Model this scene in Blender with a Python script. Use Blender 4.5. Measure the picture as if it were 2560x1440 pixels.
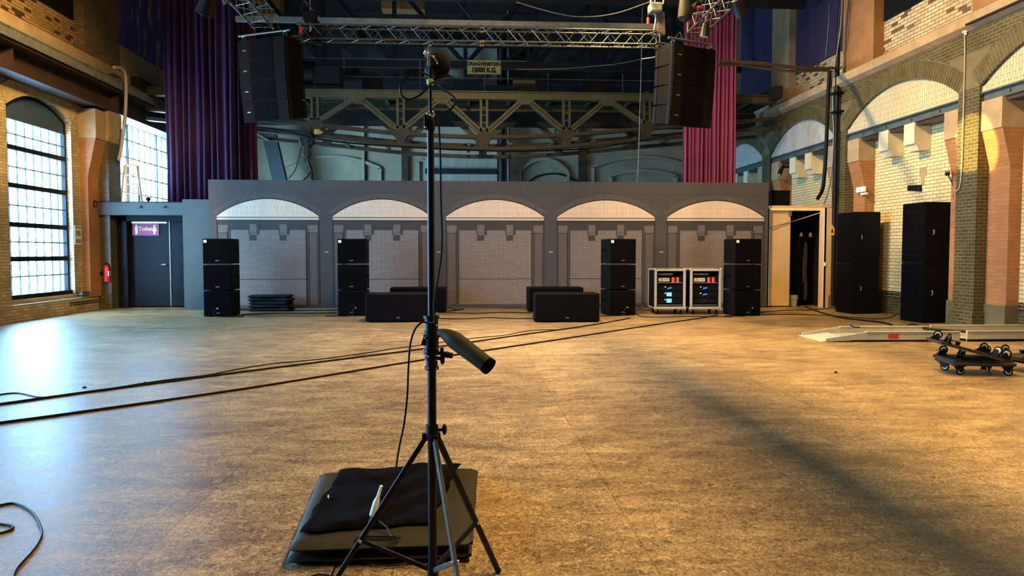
import bpy, math, random
from mathutils import Vector, Matrix
random.seed(7)
for o in list(bpy.data.objects): bpy.data.objects.remove(o)
S = bpy.context.scene
COL = S.collection
PI = math.pi
# ------------------------------------------------------------------ camera
F = 1850.0; YAW = math.radians(3.55); PITCH = math.atan(88/1850.0); H = 1.5
cam = bpy.data.cameras.new('camera'); camo = bpy.data.objects.new('camera', cam); COL.objects.link(camo)
cam.sensor_width = 36; cam.lens = F/2560*36; cam.clip_start = .05; cam.clip_end = 300
camo.location = (0, 0, H); camo.rotation_euler = (PI/2-PITCH, 0, -YAW)
S.camera = camo
# ------------------------------------------------------------------ world, lights, exposure
W = bpy.data.worlds.new('sky'); S.world = W; W.use_nodes = True
bg = W.node_tree.nodes['Background']; bg.inputs[0].default_value = (.31, .63, 1, 1); bg.inputs[1].default_value = 66
S.view_settings.view_transform = 'Standard'; S.view_settings.look = 'None'
S.view_settings.gamma = 1; S.view_settings.use_curve_mapping = False; S.view_settings.exposure = 0.0
S.cycles.use_denoising = True; S.cycles.max_bounces = 6; S.cycles.diffuse_bounces = 3
S.cycles.transparent_max_bounces = 8; S.cycles.sample_clamp_indirect = 6
WARM = (1, .69, .30)
def aim(o, tgt): o.rotation_euler = (Vector(tgt)-o.location).to_track_quat('-Z', 'Y').to_euler()
def area(name, loc, tgt, p, sx, sy=None, col=WARM, spread=PI):
    l = bpy.data.lights.new(name, 'AREA'); l.energy = p; l.color = col; l.size = sx; l.spread = spread
    if sy: l.shape = 'RECTANGLE'; l.size_y = sy
    o = bpy.data.objects.new(name, l); COL.objects.link(o); o.location = loc; aim(o, tgt); return o
def spot(name, loc, tgt, p, ang, blend=.4, col=WARM, r=.1):
    l = bpy.data.lights.new(name, 'SPOT'); l.energy = p; l.color = col; l.spot_size = math.radians(ang); l.spot_blend = blend; l.shadow_soft_size = r
    o = bpy.data.objects.new(name, l); COL.objects.link(o); o.location = loc; aim(o, tgt); return o
for yy, p in ((0.5, 260), (4.0, 310), (7.6, 380), (11.2, 370), (14.6, 250)):
    area('hall_floodlight', (3.75, yy, 9.6), (3.6, yy, 0), p, .5, spread=math.radians(98))
area('floor_fill_light', (0.8, 12.8, 9.6), (1.0, 12.8, 0), 430, .5, col=(1, .90, .80), spread=math.radians(80))  # added fill that pales the far floor, no known lamp there
area('wall_flood_and_fill', (2.0, 15.5, 8.6), (10.2, 16.2, 2.2), 560, .4, spread=math.radians(100))
area('wall_flood_and_fill', (3.0, 9.0, 8.8), (10.2, 12.0, 2.0), 360, .4, spread=math.radians(100))
area('wall_flood_and_fill', (-3.0, 11.0, 9.0), (-9.9, 14.0, 7.6), 330, .5, spread=math.radians(62))
area('stage_floodlight', (0.0, 8.0, 9.4), (1.5, 19.8, 1.6), 160, .5, spread=math.radians(70))
area('stage_floodlight', (4.6, 17.0, 9.4), (7.9, 21.3, 5.2), 30, .4, spread=math.radians(90))
area('wall_flood_and_fill', (-2.0, 9.0, 8.2), (-9.9, 18.6, 2.6), 190, .5, spread=math.radians(44))  # added fill to brighten the lower left wall, not a known lamp
spot('profile_spotlight', (-2.4, 14.4, 6.15), (9.95, 14.12, 3.66), 46000, 5.4, .2, (1, .70, .16), .04)
def portal(y0, y1, z0, z1):
    o = area('window_daylight', (-10.28, (y0+y1)/2, (z0+z1)/2), (0, (y0+y1)/2, (z0+z1)/2), 1, 1)
    o.data.shape = 'RECTANGLE'; o.data.size = y1-y0; o.data.size_y = z1-z0
    o.rotation_euler = (PI/2, 0, -PI/2); o.data.cycles.is_portal = True
for a in ((16.77, 19.4, .45, 5.1), (21.5, 26.2, .4, 5.35), (11.3, 14.0, .45, 5.1), (7.3, 10.0, .45, 5.1), (2.6, 5.3, .45, 5.1)): portal(*a)

# ------------------------------------------------------------------ pixel helpers: a ray of the photograph met with a real plane
cp, sp = math.cos(PITCH), math.sin(PITCH); cy, sy = math.cos(YAW), math.sin(YAW)
def ray(px, py):
    a = (px-1280)/F; b = (720-py)/F
    return Vector((a*cy+b*sy*sp+sy*cp, -a*sy+b*cy*sp+cy*cp, b*cp-sp))
O3 = Vector((0, 0, H))
def fl(px, py, z=0.): d = ray(px, py); return O3+d*((z-H)/d.z)
def atY(px, py, Y): d = ray(px, py); return O3+d*(Y/d.y)
def atX(px, py, X): d = ray(px, py); return O3+d*(X/d.x)

# ------------------------------------------------------------------ materials
def lin(h):
    h = h.lstrip('#'); r = []
    for i in (0, 2, 4):
        c = int(h[i:i+2], 16)/255; r.append(c/12.92 if c <= .04045 else ((c+.055)/1.055)**2.4)
    return (*r, 1)
def newmat(name):
    m = bpy.data.materials.new(name); m.use_nodes = True; nt = m.node_tree
    return m, nt, nt.nodes, nt.links, nt.nodes['Principled BSDF']
def pm(name, col, rough=.6, metal=0., var=.25, scale=6., bump=0., bscale=None, stretch=(1, 1, 1), coat=0., detail=4, world=False, spec=None):
    m, nt, N, L, b = newmat(name); c = lin(col) if isinstance(col, str) else (*col, 1)
    tc = N.new('ShaderNodeTexCoord'); mp = N.new('ShaderNodeMapping'); mp.inputs['Scale'].default_value = stretch
    if world:
        g = N.new('ShaderNodeNewGeometry'); L.new(g.outputs['Position'], mp.inputs[0])
    else: L.new(tc.outputs['Object'], mp.inputs[0])
    n = N.new('ShaderNodeTexNoise'); n.inputs['Scale'].default_value = scale; n.inputs['Detail'].default_value = detail; n.inputs['Roughness'].default_value = .65
    L.new(mp.outputs[0], n.inputs['Vector'])
    r = N.new('ShaderNodeValToRGB'); r.color_ramp.elements[0].position = .3; r.color_ramp.elements[1].position = .7
    r.color_ramp.elements[0].color = tuple(x*(1-var) for x in c[:3])+(1,); r.color_ramp.elements[1].color = tuple(min(1, x*(1+var)) for x in c[:3])+(1,)
    L.new(n.outputs['Fac'], r.inputs[0]); L.new(r.outputs[0], b.inputs['Base Color'])
    b.inputs['Roughness'].default_value = rough; b.inputs['Metallic'].default_value = metal
    if spec is None and max(c[:3]) < .035 and not metal: spec = .12
    if spec is not None: b.inputs['Specular IOR Level'].default_value = spec
    if coat: b.inputs['Coat Weight'].default_value = coat
    if bump:
        n2 = N.new('ShaderNodeTexNoise'); n2.inputs['Scale'].default_value = bscale or scale*6; n2.inputs['Detail'].default_value = 3
        L.new(mp.outputs[0], n2.inputs['Vector']); bp = N.new('ShaderNodeBump'); bp.inputs['Strength'].default_value = bump; bp.inputs['Distance'].default_value = .01
        L.new(n2.outputs['Fac'], bp.inputs['Height']); L.new(bp.outputs[0], b.inputs['Normal'])
    return m
def emis(name, col, s):
    m, nt, N, L, b = newmat(name); b.inputs['Base Color'].default_value = (0, 0, 0, 1)
    b.inputs['Emission Color'].default_value = lin(col); b.inputs['Emission Strength'].default_value = s; return m
def brick(name, c1, c2, mortar, bw=.23, bh=.068, ms=.008, rough=.55, vertical=False, bias=0., dirt=.35, dirtcol='#2a2117', bump=.35, missing=0., misscol='#4a3320', dscale=.9):
    """brick bond on world position: works on every axis aligned wall face"""
    m, nt, N, L, b = newmat(name)
    g = N.new('ShaderNodeNewGeometry'); sx = N.new('ShaderNodeSeparateXYZ'); L.new(g.outputs['Position'], sx.inputs[0])
    sn = N.new('ShaderNodeSeparateXYZ'); L.new(g.outputs['True Normal'], sn.inputs[0])
    ab = N.new('ShaderNodeMath'); ab.operation = 'ABSOLUTE'; L.new(sn.outputs['X'], ab.inputs[0])
    gt = N.new('ShaderNodeMath'); gt.operation = 'GREATER_THAN'; gt.inputs[1].default_value = .6; L.new(ab.outputs[0], gt.inputs[0])
    mx = N.new('ShaderNodeMix'); mx.data_type = 'FLOAT'; L.new(gt.outputs[0], mx.inputs[0]); L.new(sx.outputs['X'], mx.inputs[2]); L.new(sx.outputs['Y'], mx.inputs[3])
    cb = N.new('ShaderNodeCombineXYZ')
    if vertical: L.new(sx.outputs['Z'], cb.inputs[0]); L.new(mx.outputs[0], cb.inputs[1])
    else: L.new(mx.outputs[0], cb.inputs[0]); L.new(sx.outputs['Z'], cb.inputs[1])
    t = N.new('ShaderNodeTexBrick'); L.new(cb.outputs[0], t.inputs['Vector'])
    t.inputs['Color1'].default_value = lin(c1); t.inputs['Color2'].default_value = lin(c2); t.inputs['Mortar'].default_value = lin(mortar)
    t.inputs['Scale'].default_value = 1; t.inputs['Mortar Size'].default_value = ms; t.inputs['Mortar Smooth'].default_value = .2; t.inputs['Bias'].default_value = bias
    t.inputs['Brick Width'].default_value = bw; t.inputs['Row Height'].default_value = bh
    n = N.new('ShaderNodeTexNoise'); n.inputs['Scale'].default_value = dscale; n.inputs['Detail'].default_value = 6; n.inputs['Roughness'].default_value = .7; L.new(g.outputs['Position'], n.inputs['Vector'])
    r = N.new('ShaderNodeValToRGB'); r.color_ramp.elements[0].position = .42; r.color_ramp.elements[1].position = .72
    r.color_ramp.elements[0].color = (0, 0, 0, 1); r.color_ramp.elements[1].color = (dirt*1.6,)*3+(1,); L.new(n.outputs['Fac'], r.inputs[0])
    mc = N.new('ShaderNodeMix'); mc.data_type = 'RGBA'; L.new(r.outputs[0], mc.inputs[0]); L.new(t.outputs['Color'], mc.inputs[6]); mc.inputs[7].default_value = lin(dirtcol)
    out = mc.outputs[2]
    if missing:
        t2 = N.new('ShaderNodeTexBrick'); L.new(cb.outputs[0], t2.inputs['Vector']); t2.inputs['Color1'].default_value = (0, 0, 0, 1); t2.inputs['Color2'].default_value = (1, 1, 1, 1)
        t2.inputs['Mortar'].default_value = (0, 0, 0, 1); t2.inputs['Scale'].default_value = 1; t2.inputs['Brick Width'].default_value = bw; t2.inputs['Row Height'].default_value = bh; t2.inputs['Mortar Size'].default_value = 0
        r2 = N.new('ShaderNodeValToRGB'); r2.color_ramp.elements[0].position = 1-missing; r2.color_ramp.elements[1].position = 1-missing+.01; L.new(t2.outputs['Color'], r2.inputs[0])
        m2 = N.new('ShaderNodeMix'); m2.data_type = 'RGBA'; L.new(r2.outputs[0], m2.inputs[0]); L.new(out, m2.inputs[6]); m2.inputs[7].default_value = lin(misscol); out = m2.outputs[2]
    L.new(out, b.inputs['Base Color']); b.inputs['Roughness'].default_value = rough
    if bump:
        iv = N.new('ShaderNodeMath'); iv.operation = 'SUBTRACT'; iv.inputs[0].default_value = 1; L.new(t.outputs['Fac'], iv.inputs[1])
        bp = N.new('ShaderNodeBump'); bp.inputs['Strength'].default_value = bump; bp.inputs['Distance'].default_value = .01
        L.new(iv.outputs[0], bp.inputs['Height']); L.new(bp.outputs[0], b.inputs['Normal'])
    return m
def floor_mat():
    m, nt, N, L, b = newmat('worn_floor'); g = N.new('ShaderNodeNewGeometry')
    def noise(sc, det, st=(1, 1, 1), dist=0.):
        mp = N.new('ShaderNodeMapping'); mp.inputs['Scale'].default_value = st; L.new(g.outputs['Position'], mp.inputs[0])
        n = N.new('ShaderNodeTexNoise'); n.inputs['Scale'].default_value = sc; n.inputs['Detail'].default_value = det; n.inputs['Roughness'].default_value = .7; n.inputs['Distortion'].default_value = dist
        L.new(mp.outputs[0], n.inputs['Vector']); return n
    fine = noise(34, 5, (1, 1, 1), 1.6); mid = noise(3.2, 6, (.7, 1.5, 1), .6); big = noise(.55, 5, (.7, 1.3, 1), .4)
    def mul(n, k):
        a = N.new('ShaderNodeMath'); a.operation = 'MULTIPLY'; a.inputs[1].default_value = k; L.new(n.outputs['Fac'], a.inputs[0]); return a
    def add(a, c):
        s = N.new('ShaderNodeMath'); s.operation = 'ADD'; L.new(a.outputs[0], s.inputs[0]); L.new(c.outputs[0], s.inputs[1]); return s
    s = add(add(mul(fine, .58), mul(mid, .28)), mul(big, .16))
    r = N.new('ShaderNodeValToRGB'); cr = r.color_ramp
    cr.elements[0].position = .42; cr.elements[0].color = lin('#4b3720'); cr.elements[1].position = .61; cr.elements[1].color = lin('#b79b6c')
    e = cr.elements.new(.49); e.color = lin('#745c3b'); e = cr.elements.new(.545); e.color = lin('#977b50')
    L.new(s.outputs[0], r.inputs[0])
    # board joints
    tb = N.new('ShaderNodeTexBrick'); mp = N.new('ShaderNodeMapping'); mp.inputs['Rotation'].default_value = (0, 0, PI/2); mp.inputs['Location'].default_value = (.4, .35, 0); L.new(g.outputs['Position'], mp.inputs[0]); L.new(mp.outputs[0], tb.inputs['Vector'])
    tb.inputs['Scale'].default_value = 1; tb.inputs['Brick Width'].default_value = 2.5; tb.inputs['Row Height'].default_value = 1.25; tb.inputs['Mortar Size'].default_value = .006; tb.inputs['Mortar Smooth'].default_value = .3
    tb.inputs['Color1'].default_value = (1, 1, 1, 1); tb.inputs['Color2'].default_value = (.86, .84, .82, 1); tb.inputs['Mortar'].default_value = (.62, .56, .5, 1)
    mx = N.new('ShaderNodeMix'); mx.data_type = 'RGBA'; mx.blend_type = 'MULTIPLY'; mx.inputs[0].default_value = 1; L.new(r.outputs[0], mx.inputs[6]); L.new(tb.outputs['Color'], mx.inputs[7])
    L.new(mx.outputs[2], b.inputs['Base Color'])
    rr = N.new('ShaderNodeMapRange'); rr.inputs['From Min'].default_value = .3; rr.inputs['From Max'].default_value = .7; rr.inputs['To Min'].default_value = .27; rr.inputs['To Max'].default_value = .55
    L.new(s.outputs[0], rr.inputs[0]); L.new(rr.outputs[0], b.inputs['Roughness'])
    bp = N.new('ShaderNodeBump'); bp.inputs['Strength'].default_value = .16; bp.inputs['Distance'].default_value = .01; L.new(s.outputs[0], bp.inputs['Height']); L.new(bp.outputs[0], b.inputs['Normal'])
    b.inputs['Specular IOR Level'].default_value = .5
    return m
def glass_mat():
    m, nt, N, L, b = newmat('window_glass'); out = N['Material Output']
    t = N.new('ShaderNodeBsdfTransparent'); t.inputs[0].default_value = (.93, .97, 1, 1); gl = N.new('ShaderNodeBsdfGlossy'); gl.inputs['Roughness'].default_value = .05
    mx = N.new('ShaderNodeMixShader'); mx.inputs[0].default_value = .06; L.new(t.outputs[0], mx.inputs[1]); L.new(gl.outputs[0], mx.inputs[2]); L.new(mx.outputs[0], out.inputs[0]); return m
def peel_mat():
    """purple paint flaking off pale plaster"""
    m, nt, N, L, b = newmat('peeling_purple'); g = N.new('ShaderNodeNewGeometry'); mp = N.new('ShaderNodeMapping'); mp.inputs['Scale'].default_value = (1, 2.2, .6); L.new(g.outputs['Position'], mp.inputs[0])
    n = N.new('ShaderNodeTexNoise'); n.inputs['Scale'].default_value = 1.5; n.inputs['Detail'].default_value = 7; n.inputs['Roughness'].default_value = .7; L.new(mp.outputs[0], n.inputs['Vector'])
    r = N.new('ShaderNodeValToRGB'); r.color_ramp.elements[0].position = .55; r.color_ramp.elements[0].color = lin('#4b3a78'); r.color_ramp.elements[1].position = .60; r.color_ramp.elements[1].color = lin('#8d8174')
    L.new(n.outputs['Fac'], r.inputs[0]); L.new(r.outputs[0], b.inputs['Base Color']); b.inputs['Roughness'].default_value = .75; return m

MT = {}
MT['floor'] = floor_mat()
MT['glass'] = glass_mat()
MT['peel'] = peel_mat()
MT['brick_white'] = brick('cream_glazed_brick', '#d9c491', '#c9b17c', '#6b572f', .25, .08, .007, .4, bias=-.2, dirt=.30, dirtcol='#8a7a58', dscale=.7)
MT['brick_worn'] = brick('cream_brick_with_worn_bricks', '#cdb486', '#b0966a', '#5a4930', .26, .082, .009, .55, dirt=.4, dirtcol='#7a6340', missing=.16, misscol='#5f4426')
MT['brick_green'] = brick('green_brown_brick', '#4b4124', '#38311b', '#6c603d', .2, .068, .008, .45, dirt=.4, dirtcol='#2e2a16')
MT['brick_left'] = brick('buff_brick', '#b8a27c', '#97835f', '#75633f', .22, .068, .008, .6, dirt=.4, dirtcol='#5b4a2e')
MT['brick_ochre'] = brick('ochre_brick', '#a5834c', '#876839', '#5a4526', .24, .075, .009, .65, dirt=.45, dirtcol='#4a3416', missing=.14, misscol='#3a2510')
MT['brick_orange'] = brick('orange_brick', '#a06b3c', '#936032', '#875a34', .23, .075, .006, .65, dirt=.3, dirtcol='#6b3e20')
MT['brick_dark'] = brick('dark_green_band_brick', '#2f3527', '#1c2018', '#8f8364', .23, .075, .008, .35, dirt=.2)
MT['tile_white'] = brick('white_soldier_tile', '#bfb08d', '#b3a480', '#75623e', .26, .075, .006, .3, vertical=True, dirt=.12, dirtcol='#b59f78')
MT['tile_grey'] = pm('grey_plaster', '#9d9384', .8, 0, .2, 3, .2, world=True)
MT['stone'] = pm('sandstone', '#957b58', .8, 0, .2, 3, .3, 30, world=True)
MT['stone_pale'] = pm('pale_sandstone', '#cbb78f', .75, 0, .14, 4, .2, 30, world=True)
MT['render'] = pm('flat_olive_plaster', '#5c4f30', .7, 0, .25, 2, .2, world=True)
MT['mortar'] = pm('olive_mortar', '#94835a', .8, 0, .2, 8, world=True)
MT['voussoir'] = pm('olive_voussoir_brick', '#4f4424', .5, 0, .35, 5, .2, world=True)
MT['voussoir_left'] = pm('buff_voussoir_brick', '#a18a60', .6, 0, .3, 6, .2, world=True)
MT['steel_blue'] = pm('blue_grey_painted_steel', '#4b524e', .5, .2, .25, 3, world=True)
MT['steel_brown'] = pm('brown_painted_steel', '#3b291c', .5, .2, .3, 3, world=True)
MT['steel_grey'] = pm('worn_grey_steel', '#77756a', .45, .4, .3, 4, world=True)
MT['steel_dark'] = pm('dark_steel', '#1b1a18', .6, .3, .3, 3, world=True)
MT['crane'] = pm('olive_crane_paint', '#49442a', .45, .3, .3, 2.5, .15, world=True)
MT['crane_rust'] = pm('brown_crane_paint', '#352a19', .5, .3, .35, 2.5, .15, world=True)
MT['roof'] = pm('dark_roof_boards', '#2a241e', .9, 0, .3, 2, stretch=(8, .5, 1), world=True)
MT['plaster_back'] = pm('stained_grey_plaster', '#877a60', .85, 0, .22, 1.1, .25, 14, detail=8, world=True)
MT['plaster_dark'] = pm('dark_upper_plaster', '#37302a', .9, 0, .3, 1.2, world=True)  # upper back wall, darker in tone than the plaster below
MT['plaster_pale'] = pm('pale_streaked_plaster', '#9c917a', .8, 0, .22, 2, stretch=(3, 3, .35), world=True)
MT['moulding'] = pm('plaster_moulding', '#8b7e64', .8, 0, .12, 3, world=True)
MT['partition'] = pm('blue_grey_painted_plaster', '#3b423f', .75, 0, .12, 3, .5, 9, world=True)
MT['door_dark'] = pm('charcoal_door_paint', '#14191d', .5, 0, .15, 4, world=True)
MT['door_frame'] = pm('black_frame_paint', '#14161a', .5, 0, .15, 4, world=True)
MT['black'] = pm('black_frame', '#0f1012', .5, 0, .2, 6)
MT['muntin'] = pm('sky_bloom_glazing_bar', '#3f6f8c', .5, .2, .15, 6)  # blue tone holds the bloom of the bright sky around the bars
MT['muntin_violet'] = pm('dark_glazing_bar', '#3b3a52', .5, .2, .15, 6)
MT['window_panel'] = pm('slate_window_panel', '#2a3a47', .7, 0, .15, 4)
MT['purple'] = pm('purple_velvet', '#3a1b43', .85, 0, .15, 3)
MT['purple_paint'] = pm('flat_purple_paint', '#2c1f38', .7, 0, .15, 2)
MT['maroon'] = pm('maroon_velvet', '#6e2138', .85, 0, .15, 3)
MT['magenta'] = pm('wine_red_velvet', '#7d2c4a', .85, 0, .12, 3)
MT['cab'] = pm('black_textured_paint', '#0d0c0c', .65, 0, .2, 60, .15, 200, spec=.08)
MT['grille'] = pm('black_grille_foam', '#0b090a', .9, 0, .2, 80, spec=.03)
MT['cab_brown'] = pm('warm_lit_speaker_paint', '#120d08', .75, 0, .2, 20, spec=.05)  # warm light on the black cabinets is put into this brown tone
MT['logo'] = pm('silver_badge', '#5e5c58', .45, .4, .1, 10)
MT['sticker'] = pm('cream_sticker', '#ece3c3', .6, 0, .05, 10)
MT['alu'] = pm('aluminium', '#d8d2c0', .35, .55, .08, 8)
MT['alu_truss'] = pm('truss_aluminium', '#55524b', .42, .75, .12, 8)
MT['alu_ramp'] = pm('dull_ramp_aluminium', '#b0a688', .55, .1, .10, 6, .1, stretch=(1, 8, 1))
MT['chrome'] = pm('chrome', '#d9d9d6', .15, 1, .05, 6)
MT['brass'] = pm('ochre_bracket', '#b8903a', .5, .3, .2, 6)
MT['black_metal'] = pm('black_stand_metal', '#0c0a09', .45, 0, .15, 12, spec=.2)
MT['grey_metal'] = pm('grey_leg_metal', '#45423a', .5, .3, .15, 12)
MT['rubber'] = pm('black_rubber', '#0c0b0b', .6, 0, .2, 10)
MT['cable'] = pm('black_cable_rubber', '#12100f', .5, 0, .2, 10)
MT['cable_brown'] = pm('taped_cable_bundle', '#3b2b1c', .6, 0, .4, 12)
MT['cable_white'] = pm('pale_flexible_conduit', '#a3967f', .5, 0, .12, 10)
MT['cable_red'] = pm('red_cable', '#7a2418', .5, 0, .15, 10)
MT['foam'] = pm('brown_black_foam', '#1d130d', .95, 0, .25, 60, .4, 160)
MT['green_tape'] = pm('lime_green_tape', '#8fc83c', .5, 0, .08, 20)
MT['olive_vinyl'] = pm('olive_black_vinyl', '#2c2616', .6, 0, .12, 5, .1, 40, spec=.15)
MT['olive_cloth'] = pm('olive_canvas', '#2c2817', .65, 0, .15, 14, .15, 120)
MT['black_cloth'] = pm('black_molton', '#0b0808', .9, 0, .3, 6, .8, 9, spec=.02)
MT['bag'] = pm('black_cover_fabric', '#1a2022', .6, 0, .25, 8, .2, 40)
MT['brick_brown'] = brick('brown_upper_brick', '#77603c', '#5f4a2c', '#4a3a24', .24, .075, .007, .7, dirt=.5, dirtcol='#3a2c18')
MT['ochre_plaster'] = pm('ochre_brown_plaster', '#8f6034', .75, 0, .2, 2.5, .2, world=True)
MT['white'] = pm('white_plastic', '#ece9dd', .4, 0, .04, 10)
MT['cream_screen'] = pm('cream_meter_panel', '#e9d9a6', .5, 0, .05, 10)
MT['red'] = pm('red_enamel', '#d21a2c', .3, 0, .08, 8)
MT['red_plastic'] = pm('red_plug_plastic', '#c0281f', .4, 0, .08, 8)
MT['plywood'] = pm('pale_plywood', '#cda876', .6, 0, .08, 3, stretch=(6, 6, .6))
MT['ply_edge'] = pm('cream_plywood_edge', '#f1d58a', .6, 0, .05, 6)
MT['dark_void'] = pm('dark_booth_panel', '#15120f', .9, 0, .2, 4)  # near black colour for the back and side panels of the booth
MT['coat'] = pm('dark_coat_fabric', '#0d0c0e', .9, 0, .3, 10)
MT['coat_grey'] = pm('grey_coat_fabric', '#4f4b42', .9, 0, .15, 8)
MT['yellow'] = pm('warning_yellow', '#d9a441', .5, 0, .06, 10)
MT['sign_cream'] = pm('yellowed_sign_enamel', '#aa9f60', .6, 0, .15, 6)
MT['sign_text'] = pm('black_sign_lettering', '#16140f', .7, 0, .1, 6)
MT['sign_red'] = pm('toilet_sign_crimson', '#a3203f', .5, 0, .1, 3)
MT['sign_purple'] = pm('toilet_sign_purple', '#6a2a78', .5, 0, .1, 3)
MT['sign_white'] = pm('sign_white', '#e8dfe2', .5, 0, .04, 10)
MT['paper'] = pm('notice_paper', '#d5cdb6', .7, 0, .05, 8)
MT['paper_print'] = pm('notice_print', '#7d7a70', .7, 0, .2, 30)
MT['wheel_light'] = pm('cream_wheel_hub', '#d8cfae', .5, 0, .1, 20)
MT['deck'] = pm('dark_dolly_board', '#322a1e', .55, 0, .3, 6, stretch=(1, 6, 1))
MT['deck_edge'] = pm('brown_dolly_board', '#3d2f1d', .5, 0, .25, 6)
MT['timber'] = pm('roof_timber', '#a5713d', .7, 0, .15, 3, stretch=(1, 6, 6), world=True)
MT['led_red'] = emis('red_digit_display', '#ff2a1c', 5); MT['led_blue'] = emis('blue_display', '#2f66ff', 3); MT['led_cyan'] = emis('cyan_display', '#5fd4ff', 2.6); MT['led_white'] = emis('white_indicator', '#fff5d8', 4); MT['led_dim'] = emis('dim_display', '#6a5a58', .25)
MT['lens'] = pm('lamp_lens', '#b9d3de', .12, .3, .1, 20)
# the printed banner (a photograph printed on cloth: its tones are ink)
MT['print_grey'] = pm('print_grey_wall', '#453e39', .85, 0, .12, 1.3, stretch=(1, 1, 1), world=True)
MT['print_band'] = pm('print_grey_cornice', '#433c38', .85, 0, .08, 2, world=True)
MT['print_ring'] = brick('print_grey_arch', '#5a5048', '#51483f', '#453d36', .3, .06, .006, .85, vertical=True, dirt=.2, dirtcol='#433b34', bump=0)
MT['print_tymp'] = brick('print_pale_tympanum', '#e6c6a8', '#dcba9b', '#b89a7e', .3, .05, .006, .85, vertical=True, dirt=.15, dirtcol='#c9ac90', bump=0)
MT['print_tympband'] = pm('print_pale_band', '#cfb094', .85, 0, .05, 3, world=True)
MT['print_brick'] = brick('print_pale_brick', '#84736a', '#7b6a60', '#62534a', .25, .045, .006, .85, dirt=.25, dirtcol='#6d5d53', bump=0)
MT['print_pil'] = pm('print_brown_pilaster', '#5c4d45', .85, 0, .08, 3, world=True)
MT['print_stone'] = pm('print_stone', '#6a5b50', .85, 0, .08, 3, world=True)
MT['print_dark'] = pm('print_dark_grey', '#3a3330', .85, 0, .06, 3, world=True)
MT['print_line'] = pm('print_line', '#332c27', .85, 0, .05, 3, world=True)

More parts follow.
